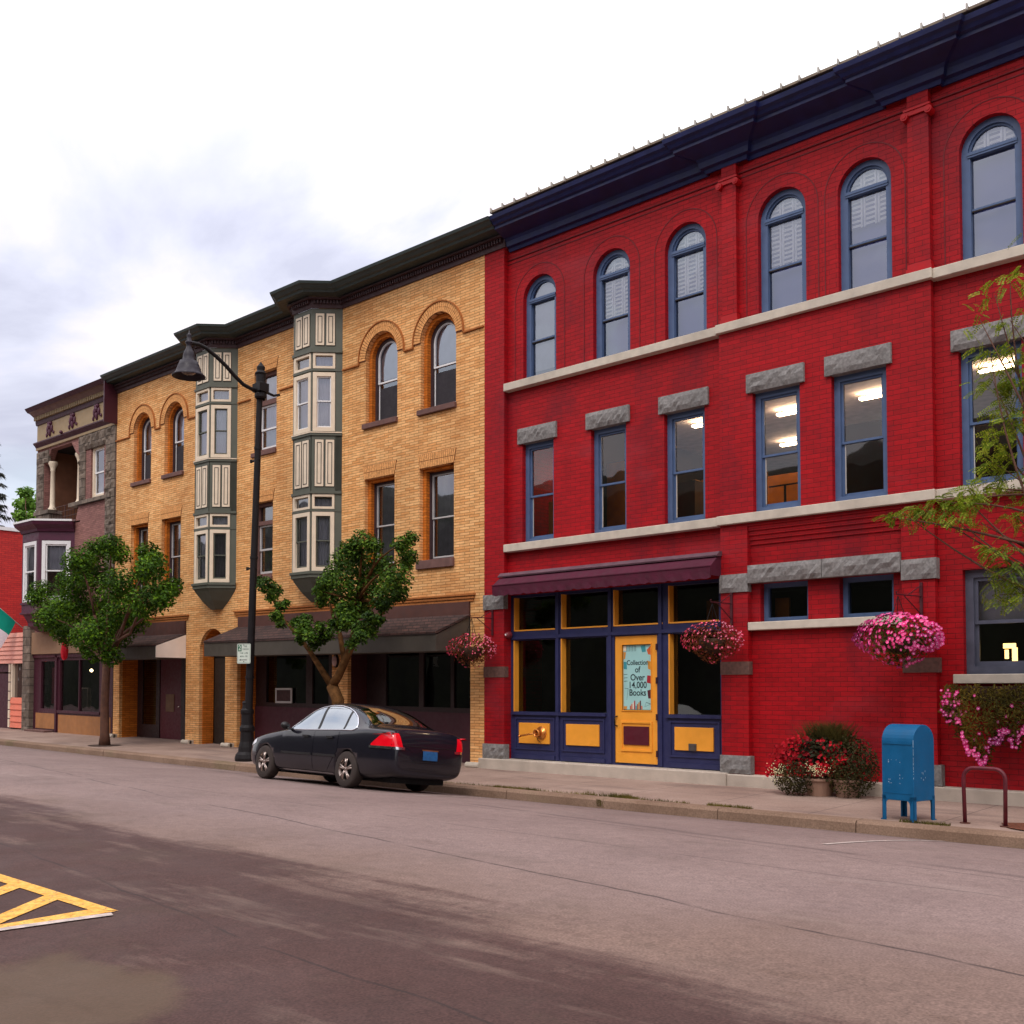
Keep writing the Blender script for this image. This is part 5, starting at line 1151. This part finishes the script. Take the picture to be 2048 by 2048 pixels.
    def toppatch(x0,x1,hw,nx=10,ny=12,off=.004):
        q=MB(); v=[]
        for i in range(nx+1):
            x=x0+(x1-x0)*i/nx
            for j in range(ny+1):
                y=hw(x)*(-1+2*j/ny); h=bv.ray_cast(Vector((x,y,3)),Vector((0,0,-1))); v.append((x,y,(h[0].z if h[0] else 1)+off))
        q.add(v,[(i*(ny+1)+j,i*(ny+1)+j+1,(i+1)*(ny+1)+j+1,(i+1)*(ny+1)+j) for i in range(nx) for j in range(ny)]); return q
    def rearpatch(y0,y1,z0,z1,off=.004,n=6,front=False,skew=0):
        q=MB(); v=[]
        for j in range(n+1):
            for i in range(n+1):
                z=zz(z0+(z1-z0)*j/n); y=y0+(y1-y0)*i/n+skew*j/n
                h=bv.ray_cast(Vector((-3 if front else 9,y,z)),Vector((1 if front else -1,0,0)))
                X=h[0].x if h[0] else (0 if front else 5.05); v.append((X+(-off if front else off),y,z))
        q.add(v,[(j*(n+1)+i,j*(n+1)+i+1,(j+1)*(n+1)+i+1,(j+1)*(n+1)+i) for j in range(n) for i in range(n)]); return q
    def interp(P):
        def f(x):
            if x<=P[0][0]: return P[0][1]
            for (a,b),(c,d) in zip(P,P[1:]):
                if x<=c: return b+(d-b)*(x-a)/(c-a)
            return P[-1][1]
        return f
    tp=interp([(1.80,.985),(1.95,1.10),(2.12,1.205),(2.35,1.305),(2.6,1.365),(2.9,1.395),(3.2,1.39),(3.45,1.355),(3.65,1.295),(3.82,1.21),(3.94,1.10),(3.98,1.045)]); bt=interp([(1.80,.965),(3.6,1.0),(3.9,1.0),(3.98,1.04)])
    for s in (-1,1):
        for a,b in ((1.82,2.72),(2.80,3.56),(3.62,3.965)):
            bl(sidepatch(a,b,lambda x:tp(x)-.012,lambda x:bt(x)+.008,s),'side_window',gcar)
        q=MB(); P=[side(x,tp(x)+.004,s,.006) for x in [1.80+i*.04 for i in range(55)]]+[side(x,bt(x)-.004,s,.008) for x in [3.98-i*.06 for i in range(37)]]
        q.tube(P+[P[0]],.013,6); bl(q,'window_trim',m_ch)
        for a in (2.72,3.56):  # pillars
            bl(sidepatch(a,a+.08 if a<3 else a+.06,lambda x:tp(x)-.01,lambda x:bt(x)+.01,s,3,6,.006),'pillar',m_bk)
        # doors: raised skins with seams between
        for a,b in ((1.60,2.70),(2.715,3.50)):
            d=bl(sidepatch(a,b,lambda x:bt(x)-.03,lambda x:.27+(max(0,x-3.15))*1.1,s,22,10,.006),'door',m_p)
            hx=b-.24; q=MB(); p=side(hx,.865,s,.03); q.box(hx-.10,hx+.10,p.y-.012,p.y+.012,zz(.85),zz(.88)); bl(q,'handle',m_bk,d,smooth=False)
            bl(sidepatch(a+.02,b-.03,lambda x:.585,lambda x:.545,s,12,2,.016),'rub_strip',m_bk,d)
        bl(sidepatch(1.42,3.32,lambda x:.245,lambda x:.215,s,12,2,.012),'sill_strip',m_ch)
        # tail lights
        tl=bl(sidepatch(4.50,5.00,interp([(4.5,.80),(4.7,.93),(4.85,.99),(5.,1.0)]),interp([(4.5,.775),(5.,.77)]),s,10,6,.008),'tail_light',plain('tail_light_red',(232,6,30),.15,var=.06,spec=.8))
        bl(rearpatch(s*.835,s*.62,.77,.985,.008,6,skew=s*.06),'lens',plain('tail_lens_red',(232,6,30),.15,var=.06,spec=.8),tl)
        bl(sidepatch(4.46,5.01,lambda x:.775,lambda x:.735,s,10,2,.012),'reverse_strip',m_ch,tl); bl(rearpatch(s*.84,s*.58,.735,.775,.012),'reverse_strip',m_ch,tl)
        hl_=bl(sidepatch(.12,.52,interp([(.12,.68),(.3,.73),(.52,.79)]),interp([(.12,.60),(.52,.70)]),s,8,4,.006),'headlight',plain('headlight_clear',(236,240,248),.08,metal=.3,var=.02,spec=1.))
        bl(rearpatch(s*.80,s*.45,.58,.69,.006,front=True),'lens',plain('headlight_lens',(230,236,246),.08,metal=.3,var=.02),hl_)
        q=MB(); q.sphere((0,0,0),.1,8); q.v=[(1.83+x*.75,s*1.02+y*.95,1.08+z*.72) for x,y,z in q.v]; q.box(1.82,1.90,min(s*.86,s*1.0),max(s*.86,s*1.0),1.0,1.04); mr_=bl(q,'wing_mirror',m_bk)
    bl(toppatch(3.66,4.33,interp([(3.66,.56),(4.33,.74)])),'rear_window',glass('car_rear_glass',-.02,(.7,.7,.66),body=(24,22,18)))
    bl(toppatch(1.74,2.36,interp([(1.74,.76),(2.36,.58)])),'windscreen',gcar)
    bl(rearpatch(-.17,.17,.60,.745,.012),'number_plate',plain('plate_blue',(24,86,140),.5,var=.3,scale=22))
    bl(rearpatch(-.19,.19,.745,.765,.014),'plate_lamp',plain('plate_orange',(110,60,24),.5))
    bl(rearpatch(-.58,.58,.80,.808,.006),'boot_seam',m_bk); bl(rearpatch(-.80,.80,.555,.563,.006),'bumper_seam',m_bk)
    bl(rearpatch(-.45,.45,.38,.54,.006,front=True),'grille',m_bk)
    q=MB(); q.box(.3,4.8,-.60,.60,.16,.30); bl(q,'underbody',m_well,smooth=False)
    for x in (.98,3.79):
        for s in (-1,1):
            cy=s*.80
            prof=[(.20,-.105),(.30,-.11),(.325,-.095),(.335,-.06),(.335,.06),(.325,.095),(.30,.11),(.20,.105)]
            w_=bpy.data.objects.new('wheel',None); C.objects.link(w_); w_.parent=root; w_.location=(x,cy,.335)
            q=MB(); q.lathe(prof,(0,0,0),36,'y'); t=bl(q,'tyre',m_tyre,w_)
            q=MB(); o=s*.1
            q.lathe([(.225,o),(.225,o*.85),(.205,o*.7),(.20,-o)],(0,0,0),32,'y'); q.lathe([(.005,o*1.02),(.045,o*1.0),(.05,o*.8)],(0,0,0),16,'y')
            for k in range(5):
                for dt in (-.14,.14):
                    t0=2*math.pi*k/5+math.pi/2; r0,r1=.04,.212; a0=t0+dt*.6; a1=t0+dt
                    p0=Vector((r0*math.cos(a0),o*.93,r0*math.sin(a0))); p1=Vector((r1*math.cos(a1),o*.86,r1*math.sin(a1))); q.tube([p0,(p0+p1)/2+Vector((0,o*.05,0)),p1],[.02,.017,.019],6)
            bl(q,'rim',m_rim,w_)
            q=MB(); q.lathe([(.004,o*.3),(.2,o*.3)],(0,0,0),24,'y'); bl(q,'brake_disc',m_well,w_)
car()
# ================================================================== VEGETATION
def at(px,py,Y):
    d=pxdir(px,py); o=Vector(cam.location); t=(Y-o.y)/d.y; return o+d*t
def rdir(): 
    while 1:
        v=Vector((R.uniform(-1,1),R.uniform(-1,1),R.uniform(-1,1)))
        if .05<v.length<1: return v.normalized()
def leafquad(mb,p,s,nrm=None,asp=.55,droop=0.):
    nrm=nrm or rdir(); u=nrm.orthogonal().normalized(); u=(Matrix.Rotation(R.uniform(0,6.28),3,nrm)@u); v=nrm.cross(u)
    a=p; b=p+u*s*.5+v*s*asp*.5+nrm*s*.06; c=p+u*s+nrm*(-s*.1); d=p+u*s*.5-v*s*asp*.5+nrm*s*.06
    mb.add([a,b,c,d],[(0,1,2,3)])
def clump(mb,c,r,n,s,sq=(1,1,.85),asp=.6):
    for k in range(n):
        d=rdir(); q=R.random()**.4; p=c+Vector((d.x*sq[0],d.y*sq[1],d.z*sq[2]))*r*q
        nn=(d+Vector((0,0,.7))+rdir()*.9).normalized(); leafquad(mb,p,s*R.uniform(.7,1.25),nn,asp)
m_bark=plain('street_tree_bark',(96,66,38),.95,var=.45,scale=11,bump=1.,spec=.1); m_bark1=plain('brown_bark',(92,60,46),.9,var=.3,scale=9,bump=.8)
def limb(mb,a,b,r0,r1,bend=.12,n=5):
    a=Vector(a); b=Vector(b); L=(b-a).length; off=rdir()*L*bend; pts=[]
    for i in range(n+1):
        t=i/n; pts.append(a.lerp(b,t)+off*math.sin(math.pi*t)+Vector((0,0,L*.04*math.sin(math.pi*t))))
    mb.tube(pts,[r0+(r1-r0)*i/n for i in range(n+1)],7)
# ---- tree 1
b1=Vector((-26.77,-1.82,walkz(-26.77,-1.82)))
t1=thing('street_tree',tuple(b1),'leafy round crowned street tree in front of the shop with the tan sign band','tree','street trees along the sidewalk')
cl=[(85,1182,30),(115,1212,36),(98,1236,32),(150,1165,38),(158,1122,32),(195,1098,30),(222,1088,24),(238,1108,26),(190,1150,40),(240,1170,38),(150,1212,42),(200,1212,42),(250,1222,38),(290,1205,34),(318,1182,28),(346,1172,20),(300,1140,30),(296,1104,24),(310,1120,20),(140,1262,38),(185,1272,40),(235,1268,34),(190,1300,30),(222,1312,22),(118,1248,30),(270,1242,28),(326,1200,20),(70,1196,20),(205,1250,38),(170,1130,26)]
fork=b1+Vector((.05,0,2.15)); mb=MB(); mb.tube([b1,b1+Vector((.0,0,.3)),b1+Vector((-.03,0,1.1)),fork],[.16,.125,.11,.105],10)
cm=MB()
for k,(px,py,r) in enumerate(cl):
    Y=R.uniform(-2.9,-1.1); c=at(px,py,Y); rr=r/70.
    if k%2==0: 
        md=fork.lerp(c,.45)+Vector((0,0,.1)); limb(mb,fork,md,.055,.035,.05); limb(mb,md,c,.035,.01,.1)
    clump(cm,c,rr,int(rr*rr*4200)+90,.088)
mb.build('trunk',m_bark1,t1,smooth=True); cm.build('crown',leafmat('green_leaves',(34,62,8),(62,102,14),(100,138,24),trans=.22),t1)
# ---- tree 2 forked
b2=at(675,1520,-1.8); b2.z=walkz(b2.x,b2.y)
t2=thing('street_tree',tuple(b2),'forked street tree with an open crown and a long left branch behind the parked car','tree','street trees along the sidewalk')
cl=[(725,1082,22),(700,1098,20),(748,1092,16),(690,1122,30),(730,1128,32),(768,1130,24),(802,1090,16),(822,1076,13),(816,1112,18),(792,1158,28),(750,1168,32),(702,1164,32),(666,1148,18),(650,1164,15),(640,1182,14),(672,1190,24),(720,1198,26),(766,1196,24),(800,1186,16),(642,1202,12),(690,1216,18),(710,1106,18),(712,1215,20),(700,1238,15),(736,1236,14),(682,1226,15),(765,1212,13),(716,1255,12),(655,1268,15),(610,1240,14),(590,1245,10),(722,1272,14),(702,1288,11),(742,1262,13),(676,1250,13),(628,1290,11),(642,1276,12),(600,1278,9),(756,1240,12),(532,1170,18),(550,1180,15),(520,1160,10),(544,1194,12),(560,1212,11),(553,1232,13),(562,1246,10),(572,1205,7),(610,1252,15),(622,1270,15),(600,1262,11),(640,1252,9),(665,1246,9),(812,1130,14),(700,1235,14),(730,1222,14),(690,1250,12)]
f1=at(664,1372,-1.8); mb=MB(); mb.tube([b2,b2+Vector((0,0,.4)),at(676,1400,-1.8),f1],[.17,.14,.125,.12],10)
mainR=[at(689,1325,-1.85),at(704,1290,-1.85),at(712,1245,-1.8),at(716,1200,-1.8)]; mb.tube([f1,at(677,1352,-1.8)]+mainR,[.10,.085,.08,.075,.07,.045],9)
leftB=[at(640,1335,-1.95),at(618,1300,-2.05),at(595,1270,-2.1),at(568,1240,-2.15),at(550,1205,-2.2)]; mb.tube([f1]+leftB,[.075,.06,.048,.038,.028,.012],8)
mb.tube([mainR[1],at(735,1255,-1.7),at(765,1225,-1.6),at(790,1190,-1.5),at(805,1130,-1.4)],[.06,.045,.035,.025,.01],7)
mb.tube([mainR[0],at(680,1270,-1.7),at(665,1230,-1.6),at(655,1190,-1.6)],[.06,.05,.035,.015],7)
cm=MB()
for k,(px,py,r) in enumerate(cl):
    Y=R.uniform(-2.35,-1.3) if py<1225 else R.uniform(-2.6,-2.1); c=at(px,py,Y); rr=r/98.
    if k<22 and k%2==0: limb(mb,mainR[3],c,.035,.008,.12)
    clump(cm,c,rr*1.12,int(rr*rr*7500)+100,.074,(1,1,.9))
mb.build('trunk',m_bark,t2,smooth=True); cm.build('crown',leafmat('dark_green_leaves',(34,60,14),(60,94,24),(100,132,40),trans=.2),t2)
# ---- honey locust at the right edge
b3=Vector((-3.55,-1.95,.16))
t3=thing('honey_locust_tree',tuple(b3),'feathery light green tree hanging in from the right edge over the red wall','tree')
mb=MB(); top=b3+Vector((.1,-.05,3.0)); mb.tube([b3,b3+Vector((0,0,.5)),b3+Vector((.08,0,1.8)),top,top+Vector((.2,0,1.6)),top+Vector((.3,.1,3.0))],[.11,.085,.075,.065,.045,.02],10)
lm=MB()
def frond(p,L,d):
    d=d.normalized(); sidev=d.cross(Vector((0,0,1))); sidev=sidev.normalized() if sidev.length>.01 else Vector((1,0,0)); n=9; q=Vector(p)
    tw=Matrix.Rotation(R.uniform(-1.2,1.2),3,d); sidev=tw@sidev
    for i in range(n):
        dd=(d+Vector((0,0,-.5*i/n))).normalized(); q=q+dd*(L/n)
        for s_ in (-1,1):
            e=(sidev*s_+dd*.35).normalized()*.038*R.uniform(.8,1.2); w=dd*.0095
            lm.add([q,q+e*.5+w,q+e,q+e*.5-w],[(0,1,2,3)])
def cluster(px,py,Y,rx,rz,n):
    n=int(n*.45); rx*=1.25; rz*=1.2
    c=at(px,py,Y)
    for k in range(n):
        d=rdir(); q=R.random()**.5; p=c+Vector((d.x*rx*q,d.y*rx*.8*q,d.z*rz*q)); frond(p,R.uniform(.12,.24),Vector((R.uniform(-1,.6),R.uniform(-.7,.7),R.uniform(-.6,.15))))
    return c
C3=[(1900,1030,-2.4,.16,.06,40),(1770,1032,-2.35,.08,.04,12),(2020,560,-2.2,.2,.12,30),(1940,1000,-2.5,.2,.12,50),(1805,1025,-2.3,.16,.07,42),(1850,1020,-2.3,.20,.10,75),(1890,1005,-2.3,.20,.10,60),(1930,995,-2.2,.2,.12,60),(1965,975,-2.2,.2,.14,70),(1995,930,-2.1,.22,.18,90),(1990,880,-2.1,.2,.16,70),(2015,830,-2.1,.22,.18,80),(1985,760,-2.1,.2,.16,60),(2010,710,-2.1,.2,.15,60),(2035,760,-2.,.2,.2,70),(1980,700,-2.2,.16,.10,30),(1960,640,-2.2,.18,.12,18),(2020,640,-2.1,.2,.12,28),(1990,590,-2.2,.16,.10,12),(2000,1100,-2.4,.18,.07,45),(2030,1130,-2.3,.16,.12,55),(1975,1095,-2.4,.10,.03,16),(2035,1175,-2.2,.14,.14,50),(2000,1190,-2.2,.14,.14,38),(1990,1160,-2.2,.1,.1,22),(2030,1030,-2.1,.2,.12,45),(1960,1045,-2.2,.16,.08,18),(2080,800,-2,.4,.5,220),(2090,1000,-2,.4,.4,200),(2150,700,-2,.5,.6,260),(2150,950,-2.1,.5,.5,240),(2140,500,-2,.5,.5,200),(2220,820,-2,.6,.7,260)]
for a in C3:
    c=cluster(*a)
    s_=top+Vector((.12,0,R.uniform(-.6,1.4))); limb(mb,s_,c,.022,.004,.08,6)
mb.build('trunk',m_bark1,t3,smooth=True); lm.build('crown',leafmat('feathery_leaves',(84,112,20),(122,148,40),(160,172,64),trans=.45),t3)
# ---- background trees
def conifer(base,H,rad,label):
    t=thing('spruce_tree',base,label,'tree'); b=Vector(base); mb=MB(); mb.tube([b,b+Vector((0,0,H))],[.35,.03],8); mb.build('trunk',m_bark1,t)
    lm=MB(); z=H*.12
    while z<H:
        f=1-z/H; r=rad*(.12+.95*f)*R.uniform(.8,1.1); nb=11
        for k in range(nb):
            a=6.283*(k+R.random()*.8)/nb; d=Vector((math.cos(a),math.sin(a),0)); L=r*R.uniform(.7,1.1)
            for j in range(12):
                q=(j+.5)/12; p=b+Vector((0,0,z))+d*L*q+Vector((0,0,-.28*L*q*q+.12*L*max(0,q-.8)*3))
                for m in range(5): 
                    e=(d*.4+Vector((-d.y,d.x,0))*R.uniform(-1,1)+Vector((0,0,R.uniform(-1.1,-.1)))).normalized(); w=rdir()*.06; s=R.uniform(.3,.55)
                    lm.add([p-w,p+w,p+e*s],[(0,1,2)])
        z+=H*.036
    lm.build('crown',leafmat('spruce_needles',(40,46,40),(58,62,60),trans=.05),t)
conifer((-72.5,12.0,0),19.5,5.2,'dark drooping spruce rising above the bright red wall at the left edge')
tb=thing('broadleaf_tree',(-68,15.2,0),'pale green broadleaf tree between the spruce and the brownstone building','tree')
mb=MB(); b=Vector((-68,15.2,0)); mb.tube([b,b+Vector((0,0,6)),b+Vector((.2,0,12))],[.3,.22,.08],8); cm=MB()
for px,py,r in ((52,985,14),(45,1010,18),(60,1008,18),(66,1040,20),(50,1040,18),(70,1070,20),(55,1075,18),(85,1050,24),(90,1000,20),(40,1030,10),(100,1090,30)):
    c=at(px,py,15.2+R.uniform(-1,1)); limb(mb,b+Vector((.1,0,9)),c,.08,.02); clump(cm,c,r/29.,int(r*13),.34)
mb.build('trunk',m_bark1,tb,smooth=True); cm.build('crown',leafmat('pale_green_leaves',(84,126,44),(124,168,70),trans=.3),tb)
# ---- flowers
def flower(mb,p,s,nrm):
    u=nrm.orthogonal().normalized(); u=Matrix.Rotation(R.uniform(0,6.28),3,nrm)@u; v=nrm.cross(u); n=10; ring=[p+(u*math.cos(6.283*i/n)+v*math.sin(6.283*i/n))*s*(1 if i%2 else .78)+nrm*s*.35 for i in range(n)]
    mb.cm=0; mb.add([p]+ring,[(0,i+1,(i+1)%n+1) for i in range(n)])
    mb.cm=1; c=p+nrm*s*.16; mb.add([c+(u*math.cos(6.283*i/5)+v*math.sin(6.283*i/5))*s*.3 for i in range(5)],[(0,1,2,3,4)]); mb.cm=0
m_fp=leafmat('magenta_petals',(226,44,150),(246,110,190),(190,24,116),trans=.2); m_fc=plain('petal_centre',(250,190,225),.7); m_fp2=leafmat('rose_petals',(206,36,84),(236,100,140),(150,24,60),trans=.2); m_fc2=plain('pale_petal_centre',(248,196,206),.7)
m_gl=leafmat('basket_leaves',(52,62,22),(84,92,34),trans=.2); m_gl2=leafmat('reddish_leaves',(84,40,22),(120,62,36),(64,56,24),trans=.2)
m_basket=plain('coir_basket',(66,44,30),.95,var=.3,scale=20,bump=.5)
def basket(c,rw,rh,nf,nl,petal,leaf,lab,mountx,cen,fs=.03,low=.4):
    c=Vector(c); t=thing('hanging_basket',tuple(c),lab,'flower basket','hanging flower baskets on the brick piers')
    ex=Vector((.736,.677,0)); ey=Vector((-.677,.736,0))
    def P(d,q=1.): 
        zz=d.z*rh*(1. if d.z>0 else 1.05); tp=1. if d.z>0 else (1-.35*abs(d.z)); return c+ex*d.x*rw*q*tp+ey*d.y*rw*.62*q*tp+Vector((0,0,zz*q))
    mb=MB()
    for k in range(nl): d=rdir(); p=P(d,R.random()**.35*1.0); 
    for k in range(nl):
        d=rdir(); p=P(d,.55+.45*R.random()); leafquad(mb,p,R.uniform(.03,.06),(d+rdir()*.8).normalized())
    mb.build('foliage',leaf,t); mb=MB(); k=0
    while k<nf:
        d=rdir()
        if d.z<-low and R.random()<.8: continue
        p=P(d,R.uniform(.93,1.06)); 
        if p.y>-.06: continue
        flower(mb,p,fs*R.uniform(.7,1.15),(d+rdir()*.45+Vector((0,-.35,.2))).normalized()); k+=1
    mb.build('blossoms',[petal,cen],t)
    mb=MB(); mb.lathe([(.02,-.20),(.12,-.17),(.20,-.06),(.22,.04),(.20,.05)],c,14); mb.build('basket',m_basket,t,smooth=True)
    mb=MB(); hk=Vector((c.x,c.y,c.z+.62))
    for a in (0,2.1,4.2): mb.tube([c+Vector((.2*math.cos(a),.2*math.sin(a),.04)),hk],.005,4)
    mb.build('chain',m_blk,t)
    mb=MB(); w=Vector((mountx,-.01,0)); z=hk.z
    mb.box(mountx-.02,mountx+.02,-.03,-.002,z-.32,z+.22); mb.tube([(mountx,-.02,z+.02),(hk.x,hk.y-.04,z+.02),(hk.x,hk.y-.06,z+.05),(hk.x,hk.y-.03,z+.06)],.010,6)
    mb.tube([(mountx,-.02,z-.24),(mountx+(hk.x-mountx)*.75,hk.y*.75,z+.01)],.008,6); mb.tube([(mountx,-.02,z+.18),(mountx+(hk.x-mountx)*.6,hk.y*.6,z+.02)],.007,6)
    mb.build('bracket',plain('maroon_iron',(72,20,30),.5),t)
c3=at(1797,1280,-.55); basket(c3,.60,.36,620,1500,m_fp,m_gl,'large magenta petunia basket hanging above the blue mailbox',c3.x+.12,m_fc,.030)
c2=at(1425,1284,-.50); basket(c2,.50,.33,300,1300,m_fp2,m_gl2,'rose pink flower basket hanging beside the navy shopfront door bay',-8.93,m_fc2,.022)
c1_=at(943,1300,-.50); basket(c1_,.48,.32,260,1200,m_fp2,m_gl2,'small pink flower basket hanging where the buff and red buildings meet',-14.32,m_fc2,.022)
# window box with trailing petunias
wb=thing('window_box',(-4.55,-.12,1.6),'window box overflowing with trailing green and magenta petunias under the right hand window','window box')
mb=MB(); mb.box(-5.25,-3.65,-.18,.08,1.60,1.80); mb.build('trough',m_basket,wb)
mb=MB(); fm=MB()
def wbot(x):  # lower edge of the trailing mass
    return 1.62-.62*math.exp(-((x+5.02)/.42)**2)-.30*math.exp(-((x+4.35)/.5)**2)-.1
wjit=lambda x:.10*math.sin(x*13)+.06*math.sin(x*31)
for k in range(6200):
    x=R.uniform(-5.45,-3.55); zt=1.80; zb=(wbot(x) if x>-5.3 else 1.35)+wjit(x); z=zb+(zt-zb)*R.random(); y=-.16-.16*math.sin(math.pi*min(1,(zt-z)/max(zt-zb,.1)))+R.uniform(-.06,.05)
    leafquad(mb,Vector((x,y,z)),R.uniform(.03,.085),Vector((R.uniform(-.8,.8),-1,R.uniform(-.5,.8))).normalized(),.28)
for k in range(460):
    x=R.uniform(-5.45,-3.55); zb=wbot(x) if x>-5.3 else 1.38; e=R.random()
    zb+=wjit(x)
    if x<-5.2: z=R.uniform(1.3,1.75)
    elif e<.72: z=zb+abs(R.gauss(0,.07))
    else:
        if x<-4.1 and R.random()<.75: continue
        z=R.uniform(zb,1.75)
    y=-.30+R.uniform(-.08,.03); flower(fm,Vector((x,y,z)),R.uniform(.018,.03),(Vector((R.uniform(-.4,.5),-1,R.uniform(-.2,.5)))).normalized())
mb.build('foliage',leafmat('olive_trailing',(84,74,26),(118,104,40),(60,60,22),trans=.2),wb); fm.build('blossoms',[m_fp,m_fc],wb)
# planters on the sidewalk
m_pot=plain('cream_pot',(150,118,100),.7,var=.1)
def pot(c,r,h,par): mb=MB(); mb.lathe([(.005,0),(r*.72,0),(r*.95,h*.85),(r*1.05,h*.88),(r*1.05,h),(r*.9,h),(r*.85,h*.9),(.005,h*.9)],c,20); mb.build('pot',m_pot,par,smooth=False)
pz=walkz(-7.4,-.5)
p1=thing('flower_planter',(-7.42,-.52,pz),'cream planter of red begonias, white alyssum and tall dark grass by the red wall','planter','planters against the red wall')
pot((-7.20,-.46,pz),.24,.26,p1)
mb=MB()
for k in range(1700): d=rdir(); p=Vector((-7.50,-.68,pz+.25))+Vector((d.x*.34,d.y*.2,d.z*.27))*R.random()**.3; leafquad(mb,p,R.uniform(.03,.05),(d+rdir()).normalized())
for k in range(1500): d=rdir(); p=Vector((-7.22,-.48,pz+.62))+Vector((d.x*.46,d.y*.26,d.z*.24))*R.random()**.3; leafquad(mb,p,R.uniform(.05,.09),(d+rdir()).normalized(),.6)
mb.build('foliage',leafmat('planter_leaves',(46,44,24),(66,60,32),trans=.15),p1)
mb=MB()
for k in range(1300):
    b=Vector((-7.12+R.gauss(0,.14),-.34+R.gauss(0,.08),pz+.62)); a=R.uniform(0,6.28); l=R.uniform(.25,.55); tip=b+Vector((math.cos(a)*l*.55,math.sin(a)*l*.35,l*.9)); md=b.lerp(tip,.6)+Vector((0,0,.06))
    mb.tube([b,md,tip],[.003,.003,.0008],3,False)
mb.build('grass',leafmat('dark_grass',(56,54,24),(80,74,34),trans=.1),p1)
mb=MB()
for k in range(240):
    a=R.uniform(0,6.28); q=R.random()**.5; x=-7.30+q*.58*math.cos(a); z=pz+.60+.26*q*math.sin(a)
    if k<30: x=-8.0+R.gauss(0,.06)*1.; z=pz+.36+R.gauss(0,.05); x+=.16
    p=Vector((x,-.66+R.uniform(-.08,.14),z))
    for j in range(3): leafquad(mb,p+rdir()*.02,R.uniform(.04,.07),(Vector((0,-1,.3))+rdir()*.7).normalized(),.9)
mb.build('red_blossoms',leafmat('crimson_petals',(150,4,24),(200,12,40),(110,4,20),trans=.15),p1)
mb=MB()
for k in range(330):
    if k<180: p=Vector((-7.10+R.gauss(0,.10),-.70+R.gauss(0,.04),pz+.41+R.gauss(0,.045)))
    else: p=Vector((-7.70+R.gauss(0,.08),-.78+R.gauss(0,.05),pz+.33+R.gauss(0,.07)))
    leafquad(mb,p,.018,(Vector((0,-1,.6))+rdir()*.5).normalized(),1.)
mb.build('white_blossoms',plain('cream_petals',(206,196,150),.8),p1)
p2=thing('flower_planter',(-6.78,-.42,pz),'cream pot with a dark green leafy shrub left of the blue mailbox','planter','planters against the red wall')
pot((-6.80,-.42,pz),.20,.26,p2)
mb=MB()
for k in range(3000): d=rdir(); p=Vector((-6.72,-.46,pz+.44))+Vector((d.x*.42,d.y*.34,d.z*.46))*R.random()**.33; leafquad(mb,p,R.uniform(.03,.06),(d+rdir()).normalized())
mb.build('foliage',leafmat('shrub_leaves',(40,42,22),(64,62,32),trans=.12),p2)
